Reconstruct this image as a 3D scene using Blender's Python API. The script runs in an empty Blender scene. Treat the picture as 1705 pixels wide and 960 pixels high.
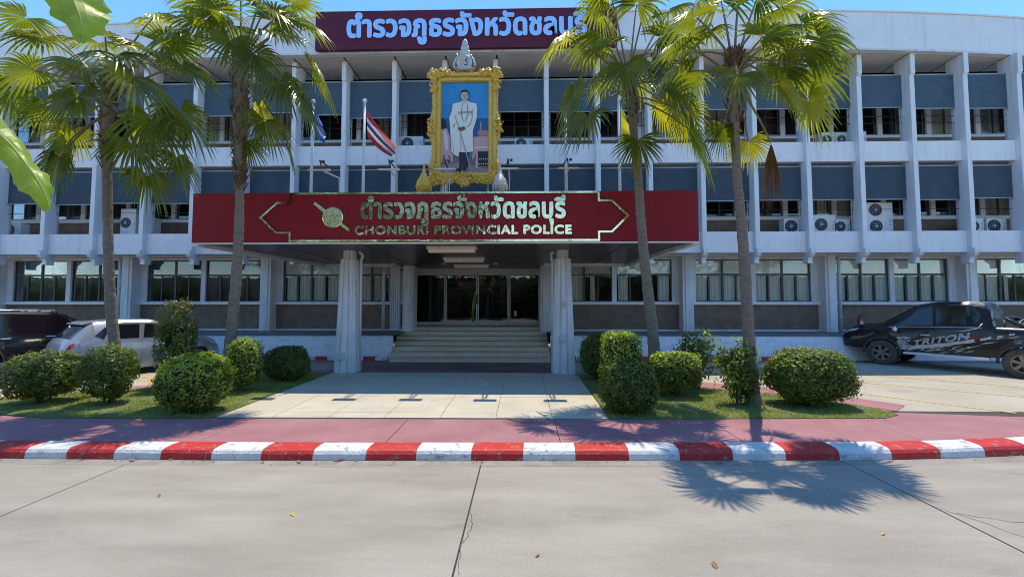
import bpy, bmesh, math, random
from mathutils import Vector, Matrix, noise
R = math.radians
PI = math.pi
rng = random.Random(11)
SC = bpy.context.scene
COL = SC.collection

# ------------------------------------------------------------------ camera, sky, sun, exposure
CAM_H = 2.1
FPX, TH, YW, DY = 715.0, R(3), R(1.44), -19.5
rt = Vector((math.cos(YW), math.sin(YW), 0))
f0 = Vector((-math.sin(YW), math.cos(YW), 0))
fw = f0 * math.cos(TH) + Vector((0, 0, math.sin(TH)))
up = Vector((0, 0, math.cos(TH))) - f0 * math.sin(TH)
cd = bpy.data.cameras.new('camera')
cam = bpy.data.objects.new('camera', cd)
COL.objects.link(cam)
M = Matrix((rt, up, -fw)).transposed().to_4x4()
M.translation = Vector((0, 0, CAM_H))
cam.matrix_world = M
cd.sensor_width = 36
cd.lens = FPX / 1705 * 36
cd.shift_y = DY / 1705
cd.clip_start = 0.05
cd.clip_end = 2000
SC.camera = cam

def at(px, py, Y):
    """world point at depth Y seen at photo pixel"""
    r = fw + rt * ((px - 852.5) / FPX) - up * ((py - 480 - DY) / FPX)
    return Vector((0, 0, CAM_H)) + r * (Y / r.y)

SUNV = Vector((.085, .25, 1)).normalized()
w = bpy.data.worlds.new('World')
SC.world = w
w.use_nodes = True
nt = w.node_tree
nt.nodes.clear()
sky = nt.nodes.new('ShaderNodeTexSky')
sky.sky_type = 'NISHITA'
sky.sun_disc = False
sky.sun_elevation = math.asin(SUNV.z)
sky.sun_rotation = math.atan2(SUNV.x, SUNV.y)
sky.air_density = 1.0
sky.dust_density = 0.0
sky.ozone_density = 4.0
bgn = nt.nodes.new('ShaderNodeBackground')
bgn.inputs['Strength'].default_value = 0.15
wo = nt.nodes.new('ShaderNodeOutputWorld')
hsv = nt.nodes.new('ShaderNodeHueSaturation'); hsv.inputs['Saturation'].default_value = 1.17
nt.links.new(sky.outputs[0], hsv.inputs['Color']); nt.links.new(hsv.outputs[0], bgn.inputs[0])
nt.links.new(bgn.outputs[0], wo.inputs[0])
sl = bpy.data.lights.new('sun', 'SUN')
sl.energy = 2.4
sl.angle = R(.5)
sl.color = (1, .89, .70)
so = bpy.data.objects.new('sun', sl)
COL.objects.link(so)
so.rotation_euler = SUNV.to_track_quat('Z', 'Y').to_euler()
so.location = (5, 30, 60)
SC.view_settings.view_transform = 'Standard'
SC.view_settings.look = 'None'
SC.view_settings.gamma = 1
SC.view_settings.exposure = 1.0
SC.cycles.filter_width = 1.0
SC.cycles.max_bounces = 10
SC.cycles.diffuse_bounces = 6
SC.cycles.transparent_max_bounces = 12

# ------------------------------------------------------------------ materials
MATS = {}
def mat(name, col, col2=None, scale=3, rough=.7, metal=0., bump=0., bscale=60, spec=.5, trans=0., coat=0., stretch=None, fine=0., wear=None):
    if name in MATS: return MATS[name]
    m = bpy.data.materials.new(name); m.use_nodes = True
    n = m.node_tree.nodes; l = m.node_tree.links
    p = n['Principled BSDF']
    p.inputs['Base Color'].default_value = (*col, 1)
    p.inputs['Roughness'].default_value = rough
    p.inputs['Metallic'].default_value = metal
    p.inputs['Specular IOR Level'].default_value = spec
    p.inputs['Coat Weight'].default_value = coat
    tc = n.new('ShaderNodeTexCoord'); src = tc.outputs['Object']
    if stretch:
        mp = n.new('ShaderNodeMapping'); mp.inputs['Scale'].default_value = stretch
        l.new(src, mp.inputs[0]); src = mp.outputs[0]
    cout = None
    if col2:
        t = n.new('ShaderNodeTexNoise'); t.inputs['Scale'].default_value = scale; t.inputs['Detail'].default_value = 6
        t.inputs['Roughness'].default_value = .62
        l.new(src, t.inputs['Vector'])
        r_ = n.new('ShaderNodeValToRGB'); r_.color_ramp.elements[0].position = .32; r_.color_ramp.elements[1].position = .68
        r_.color_ramp.elements[0].color = (*col, 1); r_.color_ramp.elements[1].color = (*col2, 1)
        l.new(t.outputs['Fac'], r_.inputs[0]); cout = r_.outputs[0]
        if fine:
            t2 = n.new('ShaderNodeTexNoise'); t2.inputs['Scale'].default_value = bscale; t2.inputs['Detail'].default_value = 3
            l.new(src, t2.inputs['Vector'])
            mr = n.new('ShaderNodeMapRange'); mr.inputs[1].default_value = .3; mr.inputs[2].default_value = .7
            mr.inputs[3].default_value = 1 - fine; mr.inputs[4].default_value = 1 + fine
            l.new(t2.outputs['Fac'], mr.inputs[0])
            mx = n.new('ShaderNodeMix'); mx.data_type = 'RGBA'; mx.blend_type = 'MULTIPLY'; mx.inputs[0].default_value = 1
            l.new(cout, mx.inputs[6]); l.new(mr.outputs[0], mx.inputs[7]); cout = mx.outputs[2]
        if wear:   # (colour, scale, threshold, softness, stretch, strength)
            wc, ws, wt_, wf, wst, wk = wear
            mp2 = n.new('ShaderNodeMapping'); mp2.inputs['Scale'].default_value = wst; mp2.inputs['Location'].default_value = (3.7, 1.3, 8.1)
            l.new(tc.outputs['Object'], mp2.inputs[0])
            t3 = n.new('ShaderNodeTexNoise'); t3.inputs['Scale'].default_value = ws; t3.inputs['Detail'].default_value = 8; t3.inputs['Roughness'].default_value = .7
            l.new(mp2.outputs[0], t3.inputs['Vector'])
            m3 = n.new('ShaderNodeMapRange'); m3.inputs[1].default_value = wt_; m3.inputs[2].default_value = wt_ + wf; m3.inputs[3].default_value = 0; m3.inputs[4].default_value = wk
            l.new(t3.outputs['Fac'], m3.inputs[0])
            x3 = n.new('ShaderNodeMix'); x3.data_type = 'RGBA'; l.new(m3.outputs[0], x3.inputs[0]); l.new(cout, x3.inputs[6]); x3.inputs[7].default_value = (*wc, 1); cout = x3.outputs[2]
        l.new(cout, p.inputs['Base Color'])
    if bump:
        t = n.new('ShaderNodeTexNoise'); t.inputs['Scale'].default_value = bscale; t.inputs['Detail'].default_value = 4
        l.new(src, t.inputs['Vector'])
        b = n.new('ShaderNodeBump'); b.inputs['Strength'].default_value = bump; b.inputs['Distance'].default_value = .02
        l.new(t.outputs['Fac'], b.inputs['Height']); l.new(b.outputs[0], p.inputs['Normal'])
    if trans:
        tr = n.new('ShaderNodeBsdfTranslucent')
        mx = n.new('ShaderNodeMixShader'); mx.inputs[0].default_value = trans
        if cout:
            hs = n.new('ShaderNodeMix'); hs.data_type = 'RGBA'; hs.blend_type = 'MULTIPLY'; hs.inputs[0].default_value = 1
            l.new(cout, hs.inputs[6]); hs.inputs[7].default_value = (2.6, 2.3, .9, 1)
            l.new(hs.outputs[2], tr.inputs[0])
        else:
            tr.inputs[0].default_value = (min(1, col[0]*2.6), min(1, col[1]*2.3), col[2]*.9, 1)
        o = n['Material Output']
        l.new(p.outputs[0], mx.inputs[1]); l.new(tr.outputs[0], mx.inputs[2]); l.new(mx.outputs[0], o.inputs[0])
    MATS[name] = m
    return m

def glass(name, tint=(.55, .6, .6), base=.035):
    if name in MATS: return MATS[name]
    m = bpy.data.materials.new(name); m.use_nodes = True
    n = m.node_tree.nodes; l = m.node_tree.links
    n.remove(n['Principled BSDF'])
    t = n.new('ShaderNodeBsdfTransparent'); t.inputs[0].default_value = (*tint, 1)
    g = n.new('ShaderNodeBsdfGlossy'); g.inputs['Roughness'].default_value = .02; g.inputs[0].default_value = (.9, .95, 1, 1)
    lw = n.new('ShaderNodeLayerWeight'); lw.inputs[0].default_value = .25
    mr = n.new('ShaderNodeMapRange'); mr.inputs[3].default_value = base; mr.inputs[4].default_value = .8
    l.new(lw.outputs['Fresnel'], mr.inputs[0])
    nz = n.new('ShaderNodeTexNoise'); nz.inputs['Scale'].default_value = 1.6
    tc = n.new('ShaderNodeTexCoord'); l.new(tc.outputs['Object'], nz.inputs['Vector'])
    b = n.new('ShaderNodeBump'); b.inputs['Strength'].default_value = .05; b.inputs['Distance'].default_value = .03
    l.new(nz.outputs['Fac'], b.inputs['Height']); l.new(b.outputs[0], g.inputs['Normal'])
    mx = n.new('ShaderNodeMixShader')
    l.new(mr.outputs[0], mx.inputs[0]); l.new(t.outputs[0], mx.inputs[1]); l.new(g.outputs[0], mx.inputs[2])
    l.new(mx.outputs[0], n['Material Output'].inputs[0])
    MATS[name] = m
    return m

WHITE = mat('white_paint', (.74, .75, .77), (.82, .82, .83), 1.3, .55, bump=.15, bscale=40, wear=((.42, .43, .42), 1.0, .53, .22, (5, 5, .35), .5))
WHITE2 = mat('weathered_white_paint', (.60, .61, .62), (.80, .80, .80), 2.2, .65, bump=.3, bscale=30, stretch=(1, 1, .35), wear=((.33, .33, .31), 1.0, .50, .25, (6, 6, .5), .6))
FINW = mat('fin_white_paint', (.68, .70, .73), (.80, .81, .82), 1.8, .55, bump=.15, bscale=40, stretch=(1, 1, .3), wear=((.40, .41, .40), 1.0, .52, .22, (7, 7, .4), .5))
ROUGHW = mat('rough_white_plaster', (.70, .71, .73), (.84, .84, .84), 5, .8, bump=1.0, bscale=9, wear=((.35, .36, .34), 2.5, .56, .15, (1, 1, 2), .6))
SOFF = mat('soffit_board', (.62, .59, .54), (.72, .69, .64), 1.2, .8)
DARK = mat('void_shade_black', (.012, .011, .01), rough=.9)
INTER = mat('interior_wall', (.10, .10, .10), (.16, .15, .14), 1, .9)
BROWN = mat('brown_pebble_render', (.19, .115, .075), (.28, .19, .135), 3, .9, bump=.6, bscale=150, fine=.3)
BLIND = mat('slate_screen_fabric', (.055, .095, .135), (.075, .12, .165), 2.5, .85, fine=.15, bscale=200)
BLINDL = mat('shaded_screen_fabric', (.04, .066, .09), (.055, .085, .115), 2.5, .85, fine=.15, bscale=200)  # lower floor dimness painted in as a darker copy of the fabric
STEELG = mat('grey_painted_steel', (.38, .42, .46), rough=.45)
DFRAME = mat('dark_window_frame', (.07, .075, .075), rough=.5)
ALU = mat('aluminium_frame', (.66, .63, .56), (.74, .71, .64), 4, .45)
CURT = mat('pale_curtain', (.80, .76, .64), (.88, .85, .74), 2, .9, trans=0)
CURTD = mat('dark_curtain', (.10, .06, .06), (.17, .11, .10), 2, .9)
GL = glass('window_glass', (.92, .94, .94))
GLD = glass('door_glass', (.42, .46, .44), .06)
CONC = mat('platform_concrete', (.13, .125, .12), (.22, .21, .19), 3, .85, bump=.3)
STEP = mat('terrazzo_step', (.62, .50, .34), (.72, .60, .43), 3, .75, fine=.12, bscale=90)
MAROON = mat('maroon_cladding', (.25, .010, .016), (.29, .013, .020), 1.5, .55, spec=.25, fine=.06, bscale=80, wear=((.20, .02, .025), 1.2, .52, .2, (4, 1, .5), .6))
MAROOND = mat('dark_maroon_sign', (.10, .014, .035), (.125, .018, .042), 1.5, .55, spec=.25, fine=.06, bscale=80)
WOOD = mat('dark_soffit_plank', (.045, .028, .022), (.085, .055, .042), 4, .32, stretch=(.4, 4, 1), spec=.6)
GOLD = mat('gold_leaf_paint', (.68, .40, .045), (.80, .52, .09), 9, .42, bump=.5, bscale=38, metal=.15)
GOLDM = mat('brass_mirror', (.80, .66, .30), (.9, .78, .42), 6, .16, metal=1, bump=.35, bscale=18)
MIRR = mat('polished_steel', (.80, .62, .26), (.92, .82, .52), 6, .05, metal=1, bump=.28, bscale=9)
SKYST = mat('sky_tinted_steel', (.80, .85, .92), (.86, .9, .95), 6, .12, metal=1, bump=.05, bscale=9)  # blue of the reflected sky put into the steel colour
SILV = mat('silver_paint', (.52, .48, .40), (.66, .62, .54), 30, .35, metal=.5, bump=.5, bscale=60)
BLACKP = mat('black_plastic', (.015, .015, .016), rough=.55)
RUBBER = mat('dusty_tyre_rubber', (.06, .05, .042), (.13, .10, .075), 8, .9, bump=.3)
CREAM = mat('cream_lamp_cover', (.78, .72, .60), rough=.4)
KRED = mat('red_kerb_paint', (.46, .018, .016), (.56, .03, .022), 5, .6, bump=.5, bscale=45, fine=.12, wear=((.30, .22, .18), 9, .575, .03, (1, 1, 1.6), .9))
KWHT = mat('white_kerb_paint', (.60, .59, .56), (.74, .735, .71), 6, .65, bump=.6, bscale=45, fine=.1, wear=((.32, .29, .25), 7, .555, .06, (1, 1, 1.6), .8))
ROADM = mat('road_concrete', (.265, .235, .195), (.365, .328, .278), 1.1, .85, bump=.2, bscale=110, fine=.11, stretch=(.45, 1.7, 1), wear=((.17, .155, .135), 1.6, .58, .16, (.35, 1.2, 1), .6))
GUTM = mat('gutter_concrete', (.25, .22, .185), (.33, .295, .25), 2.5, .88, bump=.35, bscale=90, fine=.18, wear=((.12, .105, .09), 2.2, .50, .2, (1, 1, 1), .7))
JOINT = mat('joint_filler', (.07, .06, .05), rough=.95)
PINKM = mat('purple_pavement_paint', (.29, .12, .135), (.375, .18, .19), 1.1, .75, bump=.25, bscale=90, fine=.1, wear=((.33, .27, .24), 2.6, .60, .10, (1, 1.4, 1), .6))
LOTM = mat('parking_concrete', (.36, .32, .25), (.45, .41, .33), .7, .85, bump=.25, bscale=80, fine=.1, wear=((.20, .185, .15), 1.1, .56, .16, (.6, 1, 1), .6))
APR = mat('pale_stone_paving', (.47, .42, .33), (.56, .51, .40), 1.0, .7, fine=.14, bscale=70, bump=.15, wear=((.28, .255, .21), 1.5, .57, .14, (1, 1, 1), .5))
MARG = mat('maroon_entry_paint', (.17, .10, .11), (.25, .17, .17), 1.4, .6, fine=.1, bscale=60)
YEL = mat('yellow_road_paint', (.55, .36, .10), (.48, .38, .22), 7, .7, fine=.2)
TURF = mat('turf_soil', (.08, .11, .03), (.17, .20, .06), 3, .95, fine=.35, bscale=90)
BLADE = mat('grass_blade', (.17, .225, .035), (.31, .33, .075), 4, .7, trans=.3)
PALMG = mat('palm_leaf', (.072, .105, .011), (.16, .20, .024), 2.2, .30, trans=.56, spec=.8)
PALMY = mat('yellow_green_palm_leaf', (.17, .20, .016), (.29, .29, .03), 3, .32, trans=.55, spec=.8)  # yellower, brighter green than the main palm leaf
PALMD = mat('dead_palm_leaf', (.22, .10, .045), (.32, .17, .08), 5, .8, trans=.15)
PETI = mat('palm_petiole', (.16, .17, .06), (.22, .14, .06), 3, .5)
BARK = mat('palm_bark', (.17, .145, .12), (.29, .25, .205), 6, .9, bump=.8, bscale=30, stretch=(1, 1, 5))
FIBRE = mat('palm_fibre', (.075, .05, .035), (.20, .14, .095), 9, .95, bump=.6, bscale=50)
HEDGE = mat('hedge_leaf', (.04, .072, .009), (.135, .19, .024), 7, .45, trans=.3, spec=.4)
HEDGEY = mat('young_toplit_hedge_leaf', (.20, .30, .02), (.34, .42, .035), 9, .42, trans=.35)  # young growth; light on the bush tops is also painted in with it
HEDGEB = mat('olive_hedge_leaf', (.07, .075, .025), (.16, .14, .05), 14, .45, trans=.25)
CORE = mat('dark_inner_core', (.018, .022, .010), rough=.95)
TWIG = mat('shrub_twig', (.14, .10, .07), rough=.9)
BANA = mat('banana_leaf', (.17, .27, .045), (.25, .36, .07), 3, .42, trans=.5)
BANR = mat('banana_midrib', (.42, .50, .20), rough=.5, trans=.3)
ACW = mat('white_enamel_case', (.62, .62, .59), (.70, .70, .67), 5, .5)

# ------------------------------------------------------------------ helpers
ORI = {}
class MB:
    def __init__(s): s.v = []; s.f = []; s.m = []; s.k = 0
    def face(s, pts, k=None):
        b = len(s.v); s.v += [Vector(p) for p in pts]; s.f.append(tuple(range(b, b + len(pts)))); s.m.append(s.k if k is None else k)
    def box(s, x0, x1, y0, y1, z0, z1):
        b = len(s.v)
        s.v += [Vector(p) for p in ((x0,y0,z0),(x1,y0,z0),(x1,y1,z0),(x0,y1,z0),(x0,y0,z1),(x1,y0,z1),(x1,y1,z1),(x0,y1,z1))]
        for q in ((0,3,2,1),(4,5,6,7),(0,1,5,4),(1,2,6,5),(2,3,7,6),(3,0,4,7)):
            s.f.append(tuple(b + i for i in q)); s.m.append(s.k)
        return s
    def prism(s, pts, axis, a, b_):
        """extrude 2D polygon along axis; pts in the other two axes' order"""
        n = len(pts); b = len(s.v)
        for t in (a, b_):
            for (u, v) in pts:
                s.v.append(Vector((t, u, v)) if axis == 'x' else Vector((u, t, v)) if axis == 'y' else Vector((u, v, t)))
        s.f.append(tuple(b + i for i in range(n))); s.m.append(s.k)
        s.f.append(tuple(b + n + i for i in reversed(range(n)))); s.m.append(s.k)
        for i in range(n):
            j = (i + 1) % n
            s.f.append((b + i, b + n + i, b + n + j, b + j)); s.m.append(s.k)
        return s
    def loft(s, rings, close=True, caps=True):
        b = len(s.v); n = len(rings[0])
        for r_ in rings: s.v += [Vector(p) for p in r_]
        for i in range(len(rings) - 1):
            for j in range(n if close else n - 1):
                k = (j + 1) % n
                s.f.append((b + i*n + j, b + i*n + k, b + (i+1)*n + k, b + (i+1)*n + j)); s.m.append(s.k)
        if caps:
            s.f.append(tuple(b + j for j in reversed(range(n)))); s.m.append(s.k)
            e = b + (len(rings) - 1) * n
            s.f.append(tuple(e + j for j in range(n))); s.m.append(s.k)
        return s
    def tube(s, path, rad, n=8, caps=True):
        path = [Vector(p) for p in path]; rings = []
        for i, p in enumerate(path):
            d = (path[min(i+1, len(path)-1)] - path[max(i-1, 0)])
            d = d.normalized() if d.length > 1e-9 else Vector((0,0,1))
            a = Vector((0,0,1)) if abs(d.z) < .9 else Vector((1,0,0))
            u = d.cross(a).normalized(); v = d.cross(u)
            r_ = rad[i] if isinstance(rad, (list, tuple)) else rad
            rings.append([p + u * (r_*math.cos(2*PI*j/n)) - v * (r_*math.sin(2*PI*j/n)) for j in range(n)])
        return s.loft(rings, True, caps)
    def lathe(s, prof, c, n=16, axis='z', sx=1, sy=1, caps=True):
        c = Vector(c); rings = []
        for (r_, h) in prof:
            ring = []
            for j in range(n):
                a = 2*PI*j/n; x = r_*math.cos(a); y = r_*math.sin(a)
                ring.append(c + (Vector((x*sx, y*sy, h)) if axis == 'z' else Vector((x*sx, h, -y*sy)) if axis == 'y' else Vector((h, x, y))))
            rings.append(ring)
        return s.loft(rings, True, caps)
    def ball(s, c, rx, ry, rz, n=8, m=5):
        return s.lathe([(rx*max(.02, math.sin(PI*i/m)), -rz*math.cos(PI*i/m)) for i in range(m+1)], c, n, 'z', 1, ry/rx)
    def build(s, name, mats, parent=None, smooth=False, label=None, kind=None, bev=0):
        me = bpy.data.meshes.new(name)
        o = ORI.get(parent, Vector((0,0,0)))
        me.from_pydata([tuple(p - o) for p in s.v], [], s.f)
        if not isinstance(mats, (list, tuple)): mats = [mats]
        for m_ in mats: me.materials.append(m_)
        if len(mats) > 1: me.polygons.foreach_set('material_index', s.m)
        if smooth: me.polygons.foreach_set('use_smooth', [True]*len(me.polygons))
        me.update()
        ob = bpy.data.objects.new(name, me); COL.objects.link(ob)
        if parent: ob.parent = parent
        ORI[ob] = o.copy()
        if label: ob['label'] = label
        if kind: ob['kind'] = kind
        if bev:
            b = ob.modifiers.new('bevel', 'BEVEL'); b.width = bev; b.segments = 2; b.limit_method = 'ANGLE'
        return ob

def thing(name, label, cat, loc=(0,0,0), group=None):
    o = bpy.data.objects.new(name, None); COL.objects.link(o); o.location = loc
    o.empty_display_size = .2
    o['label'] = label; o['category'] = cat
    if group: o['group'] = group
    ORI[o] = Vector(loc)
    return o
def tag(o, label, cat, group=None, kind=None):
    o['label'] = label; o['category'] = cat
    if group: o['group'] = group
    if kind: o['kind'] = kind
    return o
def rebase(o, loc):
    """move a single-mesh thing's origin to loc"""
    d = Vector(loc)
    o.data.transform(Matrix.Translation(-d)); o.location = d; ORI[o] = d
    return o
def copy_tree(o, parent=None):
    c = o.copy(); COL.objects.link(c)
    if parent: c.parent = parent
    for ch in o.children: copy_tree(ch, c)
    return c
def inst(me_ob, loc, parent, label=None):
    """copy of a part sharing mesh data, offset loc from the source"""
    c = me_ob.copy(); COL.objects.link(c); c.parent = parent; c.location = me_ob.location + Vector(loc)
    if label: c['label'] = label
    return c
def box(name, m, parent, x0, x1, y0, y1, z0, z1, bev=0, label=None, kind=None):
    return MB().box(x0, x1, y0, y1, z0, z1).build(name, m, parent, bev=bev, label=label, kind=kind)
def lerp(a, b, t): return a + (b - a) * t
def table(T, x):
    if x <= T[0][0]: return T[0][1]
    for (a, b), (c, d) in zip(T, T[1:]):
        if x <= c: return lerp(b, d, (x - a)/(c - a))
    return T[-1][1]

def text_obj(name, body, x0, x1, z0, z1, y, depth, m, parent, offset=0.0, spacing=1.0, thick=0):
    cu = bpy.data.curves.new('t', 'FONT'); cu.body = body; cu.size = 10; cu.extrude = .2; cu.offset = offset*10
    cu.space_character = spacing; cu.resolution_u = 5
    to = bpy.data.objects.new('t', cu); COL.objects.link(to)
    dg = bpy.context.evaluated_depsgraph_get()
    me = bpy.data.meshes.new_from_object(to.evaluated_get(dg))
    bpy.data.objects.remove(to); bpy.data.curves.remove(cu)
    xs = [v.co.x for v in me.vertices]; ys = [v.co.y for v in me.vertices]
    a, b, c, d = min(xs), max(xs), min(ys), max(ys)
    o = ORI.get(parent, Vector((0,0,0)))
    for v in me.vertices:
        X = lerp(x0, x1, (v.co.x - a)/(b - a)); Z = lerp(z0, z1, (v.co.y - c)/(d - c))
        Y = y - depth * (v.co.z / .4 + .5)
        v.co = Vector((X, Y, Z)) - o
    if thick:
        bm = bmesh.new(); bm.from_mesh(me)
        for k in range(8):
            g0 = bmesh.ops.duplicate(bm, geom=[f for f in bm.faces][:len(me.polygons)])
            for v in g0['geom']:
                if isinstance(v, bmesh.types.BMVert): v.co += Vector((thick*math.cos(k*PI/4), .0009*(k + 1), thick*math.sin(k*PI/4)))
        bm.to_mesh(me); bm.free()
    me.materials.clear(); me.materials.append(m)
    me.name = name
    ob = bpy.data.objects.new(name, me); COL.objects.link(ob); ob.parent = parent; ORI[ob] = o.copy()
    return ob

# ------------------------------------------------------------------ ground setting
g = MB(); g.face([(-300,-300,-.30),(300,-300,-.30),(300,600,-.30),(-300,600,-.30)])
g.build('ground', mat('far_ground', (.16, .15, .11), (.24, .22, .16), .2, .95), kind='structure')

KF = [(-30, 6.02), (-7.4, 5.99), (-3.9, 6.0), (-.17, 6.08), (4.4, 6.21), (5.3, 6.265), (6.2, 6.34), (7.2, 6.47), (9, 6.85), (12, 7.9)]
def yk(x): return table(KF, x)

road = MB().box(-40, 40, -2.0, 8.2, -.29, -.155).build('road', JOINT, kind='structure')
jx = [-24.9, -20.0, -15.1, -10.2, -5.38, -.57, 4.42, 9.3, 14.2, 19.1, 24.0]
gapw = .009
for i in range(len(jx) - 1):
    for (ya, yb) in ((-1.9, 3.05), (3.06, None)):
        a, b = jx[i] + gapw, jx[i+1] - gapw
        m_ = MB(); n = 6
        top = [(lerp(a, b, t/n), (yk(lerp(a, b, t/n)) - .21) if yb is None else yb) for t in range(n + 1)]
        poly = [(a, ya), (b, ya)] + list(reversed(top))
        m_.prism(poly, 'z', -.155, -.13 + rng.uniform(-.0015, .0015))
        m_.build('concrete_slab', ROADM, road)
for i in range(len(jx) - 1):
    a, b = jx[i] + .004, jx[i+1] - .004; n = 6
    xs = [lerp(a, b, t/n) for t in range(n + 1)]
    MB().prism([(x, yk(x) - .195) for x in xs] + [(x, yk(x) + .03) for x in reversed(xs)], 'z', -.155, -.134).build('gutter_slab', GUTM, road)
# cracks in the right hand slab
ck = MB()
def crack(pts, w0, z=-.1275):
    for i in range(len(pts) - 1):
        p, q = Vector(pts[i]), Vector(pts[i+1]); n = 7; prev = None
        d = (q - p); nrm = Vector((-d.y, d.x)).normalized()
        for k in range(n + 1):
            c = p.lerp(q, k/n) + nrm * rng.uniform(-.018, .018) * (0 < k < n); ww = w0 * rng.uniform(.4, 1.3)
            cur = (c - nrm*ww, c + nrm*ww)
            if prev: ck.face([(*prev[0], z), (*cur[0], z), (*cur[1], z), (*prev[1], z)])
            prev = cur
crack([(4.42, 4.9), (4.6, 4.55), (4.75, 4.1), (4.8, 3.6), (4.7, 2.9)], .006)
crack([(4.52, 4.72), (4.95, 4.55), (5.3, 4.5), (5.9, 4.42)], .006)
crack([(4.75, 4.1), (5.1, 4.0), (5.5, 4.08)], .003)
crack([(-.55, 4.6), (-.5, 4.3), (-.57, 4.0), (-.52, 3.6)], .0035)
ck.build('crack', mat('crack_grey', (.13, .11, .09), rough=.95), road)  # plain grey for the crack lines

# kerb with painted stones
kerb = MB().prism([(x, yk(x) + .06) for x in (-12, -8, -4, 0, 3, 4.4, 5.3, 6.2, 7.2, 9, 12)] + [(x, yk(x) + .30) for x in (12, 9, 7.2, 6.2, 5.3, 4.4, 3, 0, -4, -8, -12)], 'z', -.2, -.02).build('kerb', GUTM, kind='structure')
kx = [-7.02, -6.42, -5.74, -5.07, -4.35, -3.65, -2.93, -2.19, -1.49, -.72, 0, .73, 1.47, 2.18, 2.92, 3.66, 4.41, 5.16, 5.88, 6.57]
while kx[0] > -11.5: kx.insert(0, kx[0] - .69)
while kx[-1] < 11: kx.append(kx[-1] + .70)
k0 = kx.index(-7.02)
for i in range(len(kx) - 1):
    a, b = kx[i] + .002, kx[i+1] - .002
    red = (i - k0) % 2 == 1
    prof = [(0, -.15), (.012, -.05), (.038, -.012), (.075, .004), (.20, .010), (.335, .006), (.345, -.03)]
    rings = []; N = 6
    sl0, sl1 = rng.uniform(-.02, .02), rng.uniform(-.02, .02)
    dz = rng.uniform(-.003, .003)
    for k in range(N + 1):
        x = lerp(a, b, k/N); ring = []
        for j, (dy, z) in enumerate(prof):
            e = noise.noise(Vector((x*6, dy*8, z*8))) * .004
            ring.append((x + .04*dy, yk(x) + dy + e, z + e*.8 + (dz if z > -.1 else 0)))
        rings.append(ring)
    m_ = MB(); m_.loft(rings, True, True)
    m_.build('kerb_stone', KRED if red else KWHT, kerb, smooth=False)

# pavement (purple painted slabs)
pv = MB().prism([(x, yk(x) + .25) for x in (-30, -8, -4, 0, 3, 4.4, 5.3, 6.2, 7.2, 9, 12, 30)] + [(30, 9.5), (9.0, 9.5), (-30, 9.5)], 'z', -.2, -.04).build('pavement', JOINT, kind='structure')
px_ = [-29.3, -20.9, -18.2, -15.5, -12.8, -10.1, -7.45, -4.8, -2.02, .55, 3.25, 5.95, 8.7, 11.4, 14.1, 16.8, 24]
def yb_pav(x):   # back edge
    return table([(-30, 8.5), (-11, 8.5), (-9.7, 7.72), (-8.5, 7.50), (-5.6, 7.55), (1.6, 7.68), (6.4, 7.86), (6.9, 8.3), (9, 8.02), (12, 8.8), (30, 9.4)], x)
for a, b in zip(px_, px_[1:]):
    a += .005; b -= .005; n = 12
    xs = [lerp(a, b, t/n) for t in range(n + 1)]
    MB().prism([(x, yk(x) + .35) for x in xs] + [(x, yb_pav(x)) for x in reversed(xs)], 'z', -.04, rng.uniform(-.001, .001)).build('paving_slab', PINKM, pv)

# parking yard
lot = MB().box(-60, 60, 7.3, 19, -.25, -.012).build('parking_yard', JOINT, kind='structure')
for i, (a, b) in enumerate(((-34, -25), (-25, -20), (-20, -15.2), (-15.2, -10.4), (-10.4, -5.6), (1.56, 6.1), (6.1, 10.9), (10.9, 15.7), (15.7, 20.5), (20.5, 34))):
    for (c, d) in ((7.9, 11.4), (11.4, 15.0)):
        if c < 8 and (-12 < b and a < 7): 
            c = 8.4
        MB().box(a + .005, b - .005, c + .005, d - .005, -.012, -.004).build('yard_slab', LOTM, lot)
# pink border between turf and yard
def strip(name, m, parent, pts, w_, z0, z1):
    pts = [Vector(p) for p in pts]; L = []; Rr = []
    for i, p in enumerate(pts):
        d = (pts[min(i+1, len(pts)-1)] - pts[max(0, i-1)]).normalized(); n = Vector((-d.y, d.x))
        L.append(p + n*w_/2); Rr.append(p - n*w_/2)
    m_ = MB()
    for i in range(len(pts) - 1):
        m_.prism([tuple(Rr[i]), tuple(Rr[i+1]), tuple(L[i+1]), tuple(L[i])], 'z', z0, z1)
    return m_.build(name, m, parent)
strip('painted_border', PINKM, lot, [(-11.4, 8.6), (-10.6, 9.4), (-9.6, 10.0), (-8.7, 10.35), (-7.6, 11.0), (-6.6, 12.3), (-5.6, 12.6)], .45, -.004, .006)
strip('painted_border', PINKM, lot, [(1.6, 12.4), (3.4, 11.4), (4.6, 10.7), (5.9, 10.1), (6.7, 9.3), (7.3, 8.6)], .75, -.004, .007)
# yellow bay lines
for pts, w_ in (([(7.1, 10.4), (9.13, 8.3)], .10), ([(8.2, 11.5), (10.9, 9.6), (13.5, 7.9)], .10), ([(5.0, 12.55), (10.5, 12.5)], .10), ([(9.65, 12.4), (12.6, 10.2)], .10), ([(-10.9, 11.55), (-9.7, 11.55)], .22), ([(-9.95, 11.45), (-8.95, 10.25)], .22), ([(-14.9, 12.1), (-12.2, 11.8)], .10)):
    strip('yellow_line', YEL, lot, pts, w_, -.004, .002)

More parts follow.
